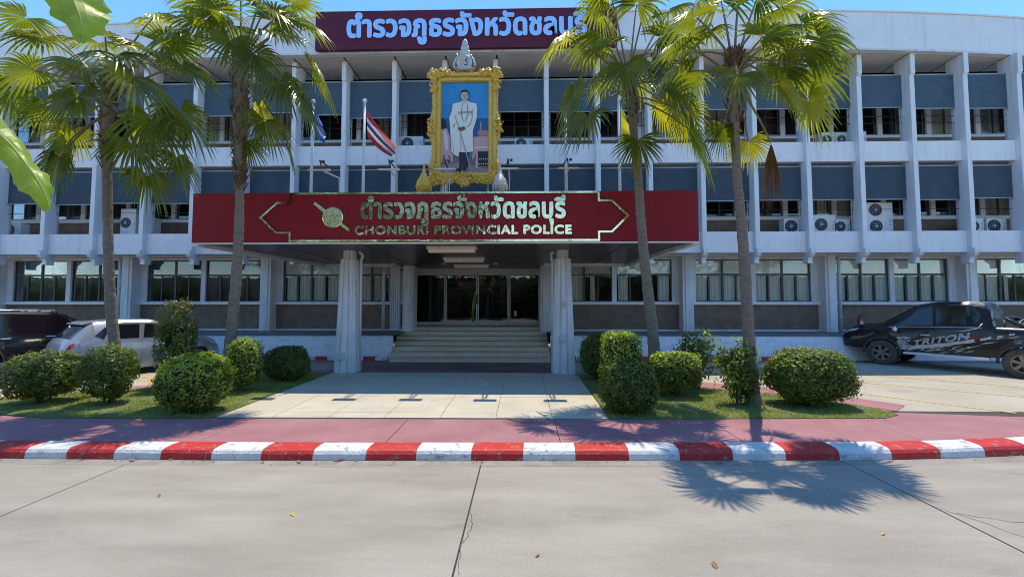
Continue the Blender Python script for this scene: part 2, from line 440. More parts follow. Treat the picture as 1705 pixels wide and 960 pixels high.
# stone apron up to the steps
apron = MB().box(-5.48, 1.52, 7.55, 12.42, -.2, -.02).build('entrance_apron', JOINT, kind='structure')
axs = [-5.48 + i * 1.0 for i in range(8)]; ays = [7.66, 8.05, 9.35, 10.65, 11.6, 12.4]
for a, b in zip(axs, axs[1:]):
    for c, d in zip(ays, ays[1:]):
        c2 = c + (.0 if c > 8 else (a + 5.48)*.012)
        MB().box(a + .004, b - .004, c2 + .004, d - .004, -.02, rng.uniform(.001, .004)).build('paving_stone', APR, apron)
ent = MB().box(-5.6, 1.56, 12.42, 15.1, -.2, -.004).build('entrance_drive', JOINT, kind='structure')
for a, b in ((-5.6, -3.2), (-3.2, -.8), (-.8, 1.56)):
    box('paving_slab', MARG, ent, a + .004, b - .004, 12.425, 14.7, -.004, .001)
box('gutter_strip', MARG, lot, -34, -5.7, 14.35, 15.1, -.004, .004)
box('gutter_strip', MARG, lot, 1.6, 34, 14.6, 15.3, -.004, .004)

# turf islands
TL = [(-11.3, 8.75), (-9.6, 7.74), (-8.5, 7.52), (-5.62, 7.57), (-5.49, 7.7), (-5.49, 12.3), (-6.4, 12.1), (-7.5, 10.85), (-8.7, 10.15), (-9.7, 9.8), (-10.7, 9.25)]
TR = [(1.53, 7.7), (6.4, 7.87), (6.82, 8.1), (6.78, 8.55), (6.2, 9.35), (4.4, 10.35), (3.2, 11.1), (1.53, 12.3)]
def inside(P, x, y):
    c = False; j = len(P) - 1
    for i in range(len(P)):
        if (P[i][1] > y) != (P[j][1] > y) and x < (P[j][0]-P[i][0])*(y-P[i][1])/(P[j][1]-P[i][1]) + P[i][0]: c = not c
        j = i
    return c
for P in (TL, TR):
    lawn = MB().prism(P, 'z', -.15, .012).build('lawn', TURF, kind='structure')
    x0, x1 = min(p[0] for p in P), max(p[0] for p in P); y0, y1 = min(p[1] for p in P), max(p[1] for p in P)
    m_ = MB(); cnt = 0
    while cnt < 15000:
        x, y = rng.uniform(x0, x1), rng.uniform(y0, y1)
        if not inside(P, x, y): continue
        if noise.noise(Vector((x*1.7, y*1.7, 3))) < -.10 and rng.random() < .78: cnt += .3; continue
        cnt += 1
        a = rng.uniform(0, 2*PI); h = rng.uniform(.02, .05); w_ = .006
        dx, dy = math.cos(a)*w_, math.sin(a)*w_; lx, ly = rng.uniform(-.02, .02), rng.uniform(-.02, .02)
        m_.face([(x-dx, y-dy, .01), (x+dx, y+dy, .01), (x+lx, y+ly, .012+h)])
    go = m_.build('grass', BLADE)
    tag(go, 'short green turf ' + ('left of the stone apron under two palms' if P is TL else 'right of the stone apron around clipped bushes'), 'grass', kind='stuff')

# platform in front of the ground floor
for (xa, xb, yf) in ((-34, -4.62, 15.02), (.98, 34, 15.2)):
    pl = MB(); pl.prism([(yf, 0), (yf + .22, .80), (yf + .30, .80), (yf + .30, -.1), (yf, -.1)], 'x', xa, xb)
    plo = pl.build('platform_wall', ROUGHW, kind='structure')
    box('platform_deck', CONC, plo, xa, xb, yf + .20, 17.6, .803, .84)
    x = xa + (rng.random()*.3); i = 0
    kk = xb - .05 if xa < 0 else xa + .02
    n = 0
    while n < 66:
        L = .42
        a, b = (kk - L, kk) if xa < 0 else (kk, kk + L)
        if -15 < a < 9.4:
            MB().prism([(yf - .22, -.01), (yf - .205, .10), (yf - .185, .125), (yf - .10, .125), (yf - .095, -.01)], 'x', a + .002, b - .002).build('kerb_stone', KRED if n % 2 else KWHT, plo)
        kk = a if xa < 0 else b; n += 1

# ------------------------------------------------------------------ office building
B = thing('office_building', 'long three storey white office building with concrete fins and curved roof edge', 'building', (0, 17.4, 0))
PX = [-27.3, -21.7, -16.0, -10.3, -4.55, .9, 6.45, 11.93, 17.27, 22.8, 28.3]
WY = 17.4
# structure: back wall, floor slabs, end walls
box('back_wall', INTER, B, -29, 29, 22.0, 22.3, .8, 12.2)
box('ground_floor_slab', CONC, B, -29, 29, 17.62, 22, .3, .86)
for z0, z1 in ((3.85, 4.5), (7.25, 7.86)):
    box('floor_slab', WHITE2, B, -29, 29, 16.14, 22, z0, z1)
for x in (-29.2, 29.0): box('end_wall', WHITE, B, x, x + .2, 16.2, 22, 0, 12.1)
for x in (-18.6, -10.2, 8.1, 16.2):
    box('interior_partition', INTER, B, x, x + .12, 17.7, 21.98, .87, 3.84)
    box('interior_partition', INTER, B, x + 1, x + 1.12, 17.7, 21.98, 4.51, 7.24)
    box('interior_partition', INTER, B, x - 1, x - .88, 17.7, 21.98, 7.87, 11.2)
# lobby
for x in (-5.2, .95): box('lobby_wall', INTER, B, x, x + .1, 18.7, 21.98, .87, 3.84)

# fins
def fin_prof():
    return [(15.82, 10.35), (15.82, 3.98), (15.74, 3.92), (15.74, 3.80), (15.80, 3.70), (15.92, 3.62), (15.96, 3.50), (15.93, 3.42), (16.24, 3.42), (16.27, 3.9), (16.29, 10.2), (16.44, 10.5), (16.46, 11.165), (15.76, 11.165), (15.76, 10.42)]
FX = [.90 + 1.925*k for k in range(-14, 15)]
fm = MB().prism([(y, z) for y, z in fin_prof()], 'x', -.085, .085)
f0_ = None
for i, x in enumerate(FX):
    if f0_ is None:
        m_ = MB().prism([(y, z) for y, z in fin_prof()], 'x', x - .085, x + .085)
        f0_ = m_.build('fin', FINW, B, bev=.012)
    else: inst(f0_, (x - FX[0], 0, 0), B)
# spandrel bands
for z0, z1 in ((3.82, 4.60), (7.21, 7.95)):
    for a, b in zip(FX, FX[1:]):
        box('spandrel', WHITE, B, a + .087, b - .087, 16.0, 16.138, z0, z1)
# upper floors
FLOORS = ((4.50, 5.27, 5.41, 7.24, 5.88, 7.15, 2), (7.86, 8.57, 8.68, 11.2, 9.42, 10.70, 3))
for (zd, zs, zw, zt, zb0, zb1, fl) in FLOORS:
    box('dado', BROWN, B, -29, 29, 17.36, 17.5, zd, zs)
    box('window_sill', WHITE, B, -29, 29, 17.28, 17.5, zs, zw)
    box('window_head', SOFF, B, -29, 29, 17.34, 17.5, zt - (.30 if fl == 2 else .10), zt)
    zt2 = zt - (.30 if fl == 2 else .10)
    zb0, zb1 = [2.1 + (z - 2.1)*.98 for z in (zb0, zb1)]
    for i, (a, b) in enumerate(zip(FX, FX[1:])):
        if a < -24 or b > 24: continue
        box('wall_post', FINW, B, a - .09, a + .09, 17.30, 17.52, zw, zt2)
        fr = MB()
        x0, x1 = a + .09, b - .09
        zm = zw + .62*(zt2 - zw)
        cuts = [x0, lerp(x0, x1, .34), lerp(x0, x1, .67), x1]
        for c in cuts: fr.box(c - .025, c + .025, 17.37, 17.43, zw, zt2)
        fr.box(x0, x1, 17.375, 17.425, zw, zw + .05); fr.box(x0, x1, 17.376, 17.426, zm, zm + .05)
        fr.box(x0, x1, 17.375, 17.425, zt2 - .05, zt2)
        wn = fr.build('window', DFRAME, B)
        for c, d in zip(cuts, cuts[1:]):
            MB().box(c + .026, d - .026, 17.395, 17.401, zw + .05, zm).build('pane', GL, wn)
        MB().box(x0 + .026, x1 - .026, 17.395, 17.401, zm + .05, zt2 - .05).build('pane', GL, wn)
        r_ = rng.random()
        if r_ < .62:
            ca, cb = (x0, lerp(x0, x1, rng.uniform(.4, 1))) if rng.random() < .5 else (lerp(x0, x1, rng.uniform(0, .5)), x1)
            cm = MB(); n = int((cb - ca)/.045); ring = []
            for k in range(n + 1): ring.append((lerp(ca, cb, k/n), 17.62 + .03*math.sin(k*1.9) + .015*math.sin(k*.7)))
            for p, q in zip(ring, ring[1:]): cm.face([(*p, zw), (*q, zw), (*q, zt2), (*p, zt2)])
            cm.build('curtain', CURT if rng.random() < .75 else CURTD, B, smooth=True)
        # roller screen hung between the fins
        j = rng.uniform(-.03, .03) + (rng.uniform(-.15, .06) if rng.random() < .3 else 0)
        if i in (11, 16): j = 0
        xx0, xx1 = a + .10, b - .10
        if True: pass
        if -4.6 < a < -1 and fl == 3: pass
        bm_ = MB(); n = 5
        P = [(xx0, zb0 + j), (xx1, zb0 + j), (xx1, zb1), (xx0, zb1)]
        bm_.box(xx0, xx1, 16.16, 16.168, zb0 + j, zb1)
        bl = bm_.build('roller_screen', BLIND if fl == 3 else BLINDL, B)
        MB().tube([(a + .087, 16.16, zb0 + j), (b - .087, 16.16, zb0 + j)], .022, 6).build('rail', STEELG, bl, smooth=True)
        MB().tube([(a + .087, 16.17, zb1 + .02), (b - .087, 16.17, zb1 + .02)], .030, 6).build('rail', STEELG, bl, smooth=True)
        for xw in (a + .15, b - .15): box('guide_post', STEELG, bl, xw - .015, xw + .015, 16.22, 16.25, zd + .02, zb1 + .06)
    # thin guard rails
    rl = MB()
    for z in ((8.72, 8.98) if fl == 3 else (5.45,)):
        rl.tube([(-26, 16.22, z), (26, 16.22, z)], .011, 5)
    rl.build('guard_rail', BLACKP, B)
    if fl == 3:
        for (a, b) in ((-6.6, -1.2), (1.1, 4.6)):
            gr = MB(); x = a
            while x < b: gr.box(x - .006, x + .006, 17.30, 17.312, 8.68, 9.75); x += .105
            gr.build('window_grille', BLACKP, B)
# ground floor bays
for i, (a, b) in enumerate(zip(PX, PX[1:])):
    door_bay = (i == 4)
    # pilaster with shallow ribs
    pm = MB(); x = a
    pw = .21
    pm.prism([(x - pw, 17.5), (x - pw, 16.92), (x - pw + .09, 16.92), (x - pw + .10, 16.88), (x + pw - .10, 16.88), (x + pw - .09, 16.92), (x + pw, 16.92), (x + pw, 17.5)], 'z', .842, 3.848)
    pm.build('pilaster', WHITE2, B, bev=.008)
    if door_bay: continue
    x0, x1 = a + .212, b - .212
    if i in (0, 9) : pass
    box('dado', BROWN, B, x0, x1, 17.38, 17.55, .903, 1.88)
    box('base_ledge', WHITE2, B, x0, x1, 17.22, 17.55, .842, .90)
    box('window_sill', WHITE, B, x0, x1, 17.24, 17.56, 1.883, 2.0)
    box('window_head', WHITE2, B, x0, x1, 17.30, 17.56, 3.70, 3.848)
    box('window_jamb', WHITE2, B, x0, x0 + .26, 17.34, 17.56, 2.003, 3.698)
    box('window_jamb', WHITE2, B, x1 - .26, x1, 17.34, 17.56, 2.003, 3.698)
    xm = (x0 + x1)/2
    box('wall_post', WHITE2, B, xm - .09, xm + .09, 17.33, 17.56, 2.003, 3.698)
    for u, (c, d) in enumerate(((x0 + .262, xm - .092), (xm + .092, x1 - .262))):
        fr = MB(); q = [lerp(c, d, t/4) for t in range(5)]
        for k, v in enumerate(q): fr.box(v - (.035 if k == 2 else .022), v + (.035 if k == 2 else .022), 17.41, 17.47, 2.003, 3.05 if k % 2 else 3.698)
        for z in (2.003, 3.05, 3.66): fr.box(c, d, 17.415, 17.465, z, z + (.07 if z == 3.05 else .038))
        wn = fr.build('window', DFRAME, B)
        for k in range(4): MB().box(q[k] + .023, q[k+1] - .023, 17.437, 17.443, 2.04, 3.05).build('pane', GL, wn)
        for k in (0, 2): MB().box(q[k] + .036, q[k+2] - .036, 17.437, 17.443, 3.12, 3.66).build('pane', GL, wn)
        style = {2: 'dark', 3: 'pale', 1: 'dark', 4: 'none', 5: 'mid', 6: 'pale', 7: 'pale', 8: 'mid'}.get(i, 'pale')
        if i == 3 and False: pass
        spans = {'dark': [(.0, .22), (.5, .72)] if u == 0 else [(.1, .3)], 'pale': [(.04, .23), (.27, .49), (.52, .74), (.78, 1.0)], 'mid': [(.05, .22), (.76, .97)] if u else [(.02, .5), (.62, .7)], 'none': []}[style]
        if i == 2: spans = [(0, .25), (.28, .48), (.55, .95)] if u == 1 else []
        for (s0, s1) in spans:
            ca, cb = lerp(c, d, s0), lerp(c, d, s1); n = max(4, int((cb - ca)/.035)); cm = MB()
            ring = [(lerp(ca, cb, k/n), 17.53 + .028*math.sin(k*1.7) + rng.uniform(-.006, .006)) for k in range(n + 1)]
            for p, r2 in zip(ring, ring[1:]): cm.face([(*p, 2.02), (*r2, 2.02), (*r2, 3.10), (*p, 3.10)])
            cm.build('curtain', CURTD if style == 'dark' else CURT, B, smooth=True)
        if style in ('pale', 'mid'):
            box('window_blind', CURT, B, c + .03, d - .03, 17.50, 17.51, 3.13, 3.66)
# dark room bay left of the entrance has red boards
for x in (-20.2, -19.4, -17.9): box('stacked_board', mat('dark_red_board', (.12, .02, .03), rough=.6), B, x, x + .5, 17.7, 17.74, 2.05, 2.95)
# overhang underside edge strip
box('overhang_cornice', SOFF, B, -29, 29, 16.9, 17.3, 3.79, 3.848)

# roof: curved parapet, deck, soffit boards
def yf(x): return 15.3 + (.75 if x > 0 else .42) * (abs(x)/18.6)**3
m_ = MB(); xs = [-28 + i for i in range(57)]
for sec, y0o, y1o, z0, z1, nm in ((0, 0, .22, 11.18, 12.60, 'roof_fascia'), (1, -.03, .0, 11.16, 11.235, 'drip_edge'), (2, -.04, .30, 12.602, 12.66, 'roof_coping')):
    m_ = MB(); rings = []
    for x in xs:
        y = yf(x); rings.append([(x, y + y0o, z0), (x, y + y1o, z0), (x, y + y1o, z1), (x, y + y0o, z1)])
    m_.loft(rings); m_.build(nm, WHITE if sec != 1 else WHITE2, B)
m_ = MB(); rings = [[(x, yf(x) + .22, 12.2), (x, 23.5, 12.2), (x, 23.5, 12.3), (x, yf(x) + .22, 12.3)] for x in xs]
m_.loft(rings); m_.build('roof_deck', CONC, B)
m_ = MB(); m_.loft([[(x, yf(x) + .22, 11.30), (x, 23, 11.30), (x, 23, 11.34), (x, yf(x) + .22, 11.34)] for x in xs]); m_.build('void_shade_sheet', DARK, B)  # near-black sheet stands in for the shade above the soffit gaps
for a, b in zip(FX, FX[1:]):
    if a < -27 or b > 27.5: continue
    ya, yb2 = yf(a) + .26, yf(b) + .26
    lf = rng.uniform(.01, .05)
    x0, x1 = a + .02 + .07, b + .03
    m_ = MB().prism([(x0, ya), (x1, yb2), (x1, 17.20), (x0, 17.20)], 'z', 11.19, 11.215)
    m_.build('soffit_panel', SOFF, B)

# roof sign board with lettering
SB = thing('roof_sign', 'dark maroon roof sign with large sky tinted steel Thai lettering above the third floor', 'sign', (-2.2, 15.2, 11.2))
box('sign_board', MAROOND, SB, -7.62, 3.42, 15.12, 15.25, 11.22, 12.68, bev=.01)
text_obj('lettering', 'ตำรวจภูธรจังหวัดชลบุรี', -6.40, 2.30, 11.38, 12.55, 15.12, .05, SKYST, SB, offset=.003, spacing=1.04, thick=.042)
for x in (-6.5, -2.2, 2.3): box('bracket', STEELG, SB, x, x + .06, 15.25, 15.32, 11.4, 12.5)

# glass entrance
DY_ = 18.6
E_ = thing('glass_entrance', 'four panel aluminium framed glass entrance at the top of the steps', 'door', (-1.95, DY_, .99))
DX = [-4.66, -3.36, -1.96, -.60, .74]
fr = MB()
fr.box(-4.72, .80, DY_ - .07, DY_ + .07, .99, 1.04); fr.box(-4.72, .80, DY_ - .07, DY_ + .07, 3.22, 3.40)
for x in (-4.72, .74): fr.box(x, x + .06, DY_ - .069, DY_ + .069, 1.04, 3.22)
fr.build('frame', ALU, E_)
for k, (a, b) in enumerate(zip(DX, DX[1:])):
    fr = MB(); y0 = DY_ - (.05 if k in (1, 2) else .01)
    for z0, z1 in ((1.045, 1.12), (3.14, 3.215)): fr.box(a + .01, b - .01, y0, y0 + .04, z0, z1)
    for x in (a + .01, b - .065): fr.box(x, x + .055, y0 + .002, y0 + .042, 1.12, 3.14)
    d = fr.build('door', ALU, E_)
    MB().box(a + .065, b - .065, y0 + .015, y0 + .022, 1.12, 3.14).build('pane', GLD, d)
    if k in (1, 2):
        xh = b - .045 if k == 1 else a + .02
        MB().box(xh, xh + .025, y0 - .06, y0 - .035, 1.9, 2.3).box(xh, xh + .025, y0 - .034, y0, 1.92, 1.95).box(xh, xh + .025, y0 - .034, y0, 2.25, 2.28).build('handle', BLACKP, d)
        cx = lerp(a, b, .48)
        MB().lathe([(.13, 0), (.13, .004)], (cx, y0 + .010, 2.78), 14, 'y').build('round_sticker', mat('red_sticker', (.25, .04, .03), rough=.5), d)
box('notice', mat('white_paper', (.75, .75, .72), rough=.7), E_, -.37, -.27, DY_ - .02, DY_ - .012, 1.38, 1.60)
# lobby bits seen through the glass
box('reception_desk', mat('desk_wood', (.16, .10, .06), (.24, .15, .09), 3, .5), B, -3.6, -.6, 21.0, 21.5, .87, 1.9)
box('lobby_board', mat('pale_board', (.6, .62, .6), rough=.6), B, -2.9, -2.0, 21.85, 21.97, 2.4, 3.0)
for x0, x1 in ((-5.34, -4.95), (.80, 1.14)):
    pm = MB(); n = 5
    for k in range(n):
        a = lerp(x0, x1, k/n); b = lerp(x0, x1, (k + 1)/n)
        pm.box(a + .008, b - .008, 17.14, 17.2, 1.0, 3.42)
    pm.box(x0, x1, 17.2, 18.66, .86, 3.46)
    pm.build('entrance_pier', WHITE2, B)
box('transom_wall', WHITE2, B, -4.95, .80, 18.54, 18.75, 3.41, 3.84)

# steps
st = thing('entrance_steps', 'wide flight of seven terrazzo steps up to the glass entrance', 'steps', (-1.85, 14.4, 0))
ys = [14.42, 14.80, 15.23, 15.70, 16.22, 16.76, 17.32]
for k, y in enumerate(ys):
    z = .1405*(k + 1); xa = lerp(-4.50, -4.93, k/6)
    x1 = .92
    m_ = MB(); m_.box(xa, x1, y + .025, (ys[k+1] + .3) if k < 6 else 18.8, z - .1405 + (.0 if k else -.02), z - .035)
    m_.box(xa - .01, x1 + .01, y, (ys[k+1] + .3) if k < 6 else 18.8, z - .034, z)
    m_.build('step', STEP, st)

# ------------------------------------------------------------------ entrance canopy
CN = thing('entrance_canopy', 'flat maroon entrance canopy with two tapered white columns and polished steel outline', 'canopy', (-2.2, 12.6, 0))
K = .9195
def kx_(v): return v*K
def kz_(v): return 2.1 + (v - 2.1)*K
CX0, CX1, CF, CB = kx_(-9.33), kx_(4.82), 10.85, 16.15
ZB_, ZC_ = kz_(3.68), kz_(5.09)
BX0, BX1 = -7.68, 3.97
zf, zb = ZB_ + .02, 3.44
# fascia in five cladding sheets
cs = [CX0, kx_(-6.53), kx_(-3.6), kx_(-.75), kx_(2.11), CX1]
for a, b in zip(cs, cs[1:]):
    pr_ = 0 if not (a >= -6.1 and b < 2.0) else .012
    box('cladding_sheet', MAROON, CN, a + .001, b - .001, CF - pr_, CF + .12, ZB_, ZC_)
for s, (xf, xb) in ((-1, (CX0, BX0)), (1, (CX1, BX1))):
    m_ = MB(); n = Vector((1, 0)) 
    pts = [(xf, CF + .121), (xb, CB), (xb - s*.12, CB), (xf - s*.12, CF + .121)]
    m_.prism(pts, 'z', ZB_, ZC_); m_.build('cladding_sheet', MAROON, CN)
    # pale edge beam below the side cladding
    m_ = MB()
    m_.loft([[(xf, CF, zf - .10), (xf - s*.16, CF, zf - .10), (xf - s*.16, CF, ZB_ - .002), (xf, CF, ZB_ - .002)], [(xb, CB, zb - .10), (xb - s*.16, CB, zb - .10), (xb - s*.16, CB, zb + .12), (xb, CB, zb + .12)]])
    m_.build('edge_beam', WHITE2, CN)
box('edge_trim', WHITE, CN, CX0 - .002, CX1 + .002, CF - .02, CF + .10, ZB_ - .032, ZB_ - .001)
for a, b in ((BX0, -4.95), (.82, BX1)):
    box('back_beam', WHITE2, CN, a, b, CB - .02, CB + .12, zb - .11, zb + .1)
m_ = MB().prism([(CX0 + .12, CF + .12), (CX1 - .12, CF + .12), (BX1 - .12, CB), (BX0 + .12, CB)], 'z', ZC_ - .15, ZC_ - .10); m_.build('roof_deck', CONC, CN)
n = 18
for k in range(n):
    a, b = k/n, (k + 1)/n
    ya, yb_ = lerp(CF + .12, CB, a) + .005, lerp(CF + .12, CB, b) - .005
    za, zb_ = lerp(zf, zb, a), lerp(zf, zb, b)
    xa0, xa1 = lerp(CX0, BX0, a) + .15, lerp(CX1, BX1, a) - .15
    xb0, xb1 = lerp(CX0, BX0, b) + .15, lerp(CX1, BX1, b) - .15
    MB().loft([[(xa0, ya, za), (xa1, ya, za), (xa1, ya, za + .03), (xa0, ya, za + .03)], [(xb0, yb_, zb_), (xb1, yb_, zb_), (xb1, yb_, zb_ + .03), (xb0, yb_, zb_ + .03)]]).build('soffit_plank', WOOD, CN)
for k in range(10):
    ya = CB + .005 + k*.24
    MB().box(-4.94, .79, ya, ya + .232, zb - .01, zb + .02).build('soffit_plank', WOOD, CN)
for x in (-6.6, -4.3, -1.95, .4, 2.7):
    MB().loft([[(x - .02, CF + .13, zf - .012), (x + .02, CF + .13, zf - .012), (x + .02, CF + .13, zf - .002), (x - .02, CF + .13, zf - .002)], [(x - .02, CB, zb - .012), (x + .02, CB, zb - .012), (x + .02, CB, zb - .002), (x - .02, CB, zb - .002)]]).build('cover_strip', mat('brown_strip', (.12, .08, .06), rough=.5), CN)
# strip lights under the soffit
for (y, z) in ((11.9, 3.53), (14.35, 3.47), (16.5, 3.43)):
    L = thing('strip_light', {11.9: 'cream strip light under the canopy nearest the front edge', 14.35: 'middle cream strip light under the canopy', 16.5: 'rearmost cream strip light closest to the glass doors'}[y], 'light', (-1.97, y, z), 'strip lights under the canopy')
    MB().box(-2.66, -1.28, y - .16, y + .16, z - .045, z + .03).build('housing', ALU, L)
    MB().prism([(y - .14, z - .046), (y - .11, z - .13), (y + .11, z - .13), (y + .14, z - .046)], 'x', -2.62, -1.32).build('cover', CREAM, L)

# columns
def notched(cx, cy, hw, z, hd=None):
    hd = hd or hw
    q = [(-.22, -1), (.22, -1), (.22, -.84), (.40, -.84), (.40, -.93), (.66, -.93), (.66, -.80), (.90, -.80)]
    u = []
    for k in range(4):
        c_, s_ = ((1, 0), (0, 1), (-1, 0), (0, -1))[k]
        u += [(a*c_ - b*s_, a*s_ + b*c_) for a, b in q[2:] if True] if False else [(a*c_ - b*s_, a*s_ + b*c_) for a, b in ([(-.66, -.80), (-.66, -.93), (-.40, -.93), (-.40, -.84), (-.22, -.84)] + q[:7] + [(.80, -.80)])]
    return [(cx + a*hw, cy + b*hd, z) for a, b in u]
for cx, s in ((-5.14, 1), (1.17, -1)):
    cy = 12.62
    m_ = MB().loft([notched(cx, cy, .35, -.02), notched(cx, cy, .345, .06), notched(cx, cy, .235, 3.22), notched(cx, cy, .235, 3.28)])
    col = m_.build('column', WHITE2, CN)
    m_ = MB().loft([notched(cx, cy, .17, 3.281), notched(cx, cy, .17, 3.535)]); m_.build('capital', WHITE2, col)
    x = cx + s*.30
    m_ = MB().tube([(x, cy + .12, .05), (x - s*.02, cy + .12, 3.2), (x + s*.02, cy + .10, 3.36), (x + s*.05, cy + .08, 3.42), (x - s*.03, cy + .06, 3.49), (x - s*.04, cy + .06, 3.54)], .045, 8)
    m_.build('downpipe', WHITE2, col, smooth=True)
    box('junction_box', mat('grey_box', (.55, .56, .55), rough=.5), col, cx - .16 if s > 0 else cx - .12, cx + .04 if s > 0 else cx + .06, cy - .42, cy - .33, .38 if s > 0 else .92, .58 if s > 0 else 1.06, bev=.01)
    if s < 0: box('wall_socket', mat('beige_socket', (.55, .48, .35), rough=.5), col, cx - .06, cx + .06, cy - .315, cy - .27, 1.86, 2.04, bev=.01)

# polished outline, mitred
def ring_strip(path, w_, closed):
    n = len(path); P = [Vector(p) for p in path]; A = []; Bq = []
    for i, p in enumerate(P):
        a = (p - P[i-1]).normalized() if (i or closed) else None
        b = (P[(i+1) % n] - p).normalized() if (i < n-1 or closed) else None
        if a is None: a = b
        if b is None: b = a
        na, nb = Vector((-a.y, a.x)), Vector((-b.y, b.x)); t = (na + nb).normalized(); k = w_/2/max(.35, t.dot(na))
        A.append(p + t*k); Bq.append(p - t*k)
    return A, Bq
path = [(-6.50, 5.05), (-6.50, 4.79), (-6.88, 4.79), (-7.34, 4.38), (-6.88, 3.95), (-6.50, 3.95), (-6.50, 3.72), (2.09, 3.72), (2.09, 3.95), (2.44, 3.95), (2.89, 4.39), (2.44, 4.81), (2.09, 4.81), (2.09, 5.05)]
path = [(kx_(a), kz_(b)) for a, b in path]
A, Bq = ring_strip(path, .05, True); m_ = MB(); n = len(path)
for i in range(n):
    j = (i + 1) % n
    m_.prism([tuple(A[i]), tuple(Bq[i]), tuple(Bq[j]), tuple(A[j])], 'y', CF - .06, CF - .014)
m_.build('outline_strip', MIRR, CN)
text_obj('lettering', 'ตำรวจภูธรจังหวัดชลบุรี', kx_(-4.49), kx_(1.16), kz_(4.15), kz_(4.95), CF - .014, .05, MIRR, CN, offset=.003, spacing=1.06, thick=.024)
text_obj('lettering', 'CHONBURI PROVINCIAL POLICE', kx_(-4.66), kx_(1.33), kz_(3.90), kz_(4.13), CF - .014, .045, MIRR, CN, spacing=1.12, thick=.016)
# round brass badge with a diagonal blade
ex, ez, ey = kx_(-5.30), kz_(4.375), CF - .014
em = MB().lathe([(.27, 0), (.27, -.03), (.245, -.045), (.215, -.045), (.205, -.025), (0.001, -.025)], (ex, ey, ez), 28, 'y')
eo = em.build('badge', GOLDM, CN)
sh = MB(); d = Vector((.71, -.55)).normalized(); nn = Vector((-d.y, d.x))
def bar(a, b, w0, w1, y0, y1, mb):
    p = Vector((ex, ez)) + d*a; q = Vector((ex, ez)) + d*b
    mb.prism([tuple(p - nn*w0), tuple(q - nn*w1), tuple(q + nn*w1), tuple(p + nn*w0)], 'y', y0, y1)
bar(-.62, -.22, .035, .05, ey - .035, ey - .005, sh); bar(.22, .45, .045, .035, ey - .035, ey - .005, sh); bar(.45, .56, .05, .012, ey - .04, ey - .004, sh)
sh.build('blade', GOLDM, eo)
orn = MB()
for k in range(9):
    a = k*.7; rr = .05 + .014*k
    orn.ball((ex + rr*math.cos(a*1.9), ey - .03, ez + rr*math.sin(a*1.9)), .035, .018, .022, 6, 4)
for k in range(30):
    a = 2*PI*k/30; orn.ball((ex + .23*math.cos(a), ey - .046, ez + .23*math.sin(a)), .012, .008, .012, 5, 3)
orn.build('relief', mat('dark_brass', (.35, .27, .10), (.6, .48, .2), 30, .3, metal=.8), eo)
for dx in (-.045, .045): MB().lathe([(.022, 0), (.022, -.02)], (kx_(-1.68) + dx, CF - .013, kz_(4.97)), 8, 'y').build('stud', GOLDM, CN)

# ------------------------------------------------------------------ things standing on the canopy
ZT = ZC_ - .10
PF = thing('portrait_frame', 'large gilded ornate frame with full length portrait standing on the entrance canopy', 'picture frame', (-1.77, 12.62, ZT))
FY = 12.62
ox0, ox1, oz0, oz1 = -2.80, -.73, 5.52, 9.00
ix0, ix1, iz0, iz1 = -2.45, -1.02, 5.86, 8.64
def frame_ring(mb, a, b, y0, y1):
    (x0, x1, z0, z1), (u0, u1, v0, v1) = a, b
    O = [(x0, z0), (x1, z0), (x1, z1), (x0, z1)]; I = [(u0, v0), (u1, v0), (u1, v1), (u0, v1)]
    for k in range(4):
        j = (k + 1) % 4
        mb.loft([[(O[k][0], y1, O[k][1]), (O[k][0], y0, O[k][1]), (I[k][0], y0, I[k][1]), (I[k][0], y1, I[k][1])], [(O[j][0], y1, O[j][1]), (O[j][0], y0, O[j][1]), (I[j][0], y0, I[j][1]), (I[j][0], y1, I[j][1])]])
def grow(d): return (ix0 - d, ix1 + d, iz0 - d, iz1 + d)
m_ = MB(); frame_ring(m_, grow(.26), grow(.0), FY - .05, FY + .09); m_.build('frame', GOLD, PF)
m_ = MB(); frame_ring(m_, grow(.24), grow(.15), FY - .11, FY - .05); frame_ring(m_, grow(.10), grow(.02), FY - .08, FY - .05)
m_.build('moulding', GOLD, PF)
# carved scrollwork
cv = MB()
def curl(cx, cz, r0, turns, dirn, a0, th):
    pts = []; rad = []
    N_ = int(10*turns) + 4
    for k in range(N_):
        t = k/(N_-1); rr = r0*(1 - .85*t); a = a0 + dirn*turns*2*PI*t
        pts.append((cx + rr*math.cos(a), FY - .10 - .03*t, cz + rr*math.sin(a))); rad.append(th*(1.1 - .5*t))
    cv.tube(pts, rad, 6)
r2 = random.Random(5)
def leafy(cx, cz, s, n):
    for _ in range(n):
        a = r2.uniform(0, 2*PI); rr = s*math.sqrt(r2.random())
        cv.ball((cx + rr*math.cos(a), FY - .09 - r2.uniform(0, .04), cz + rr*math.sin(a)), r2.uniform(.03, .075), .05, r2.uniform(.03, .085), 6, 4)
for sx, sz in ((-1, -1), (1, -1), (-1, 1), (1, 1)):
    cx, cz = (ix0 - .2 if sx < 0 else ix1 + .2), (iz0 - .18 if sz < 0 else iz1 + .18)
    leafy(cx, cz, .20, 26)
    curl(cx + sx*.07, cz + sz*.07, .13, 1.3, sx*sz, PI/4, .035)
    curl(cx - sx*.22, cz + sz*.10, .10, 1.2, -sx*sz, PI/2, .03)
    curl(cx + sx*.06, cz - sz*.26, .11, 1.2, sx*sz, 0, .03)
    curl(cx + sx*.03, cz - sz*.48, .08, 1.2, -sx*sz, 0, .025)
    curl(cx - sx*.42, cz + sz*.08, .075, 1.1, sx*sz, PI/2, .022)
    leafy(cx - sx*.3, cz + sz*.06, .10, 12); leafy(cx + sx*.02, cz - sz*.4, .10, 14)
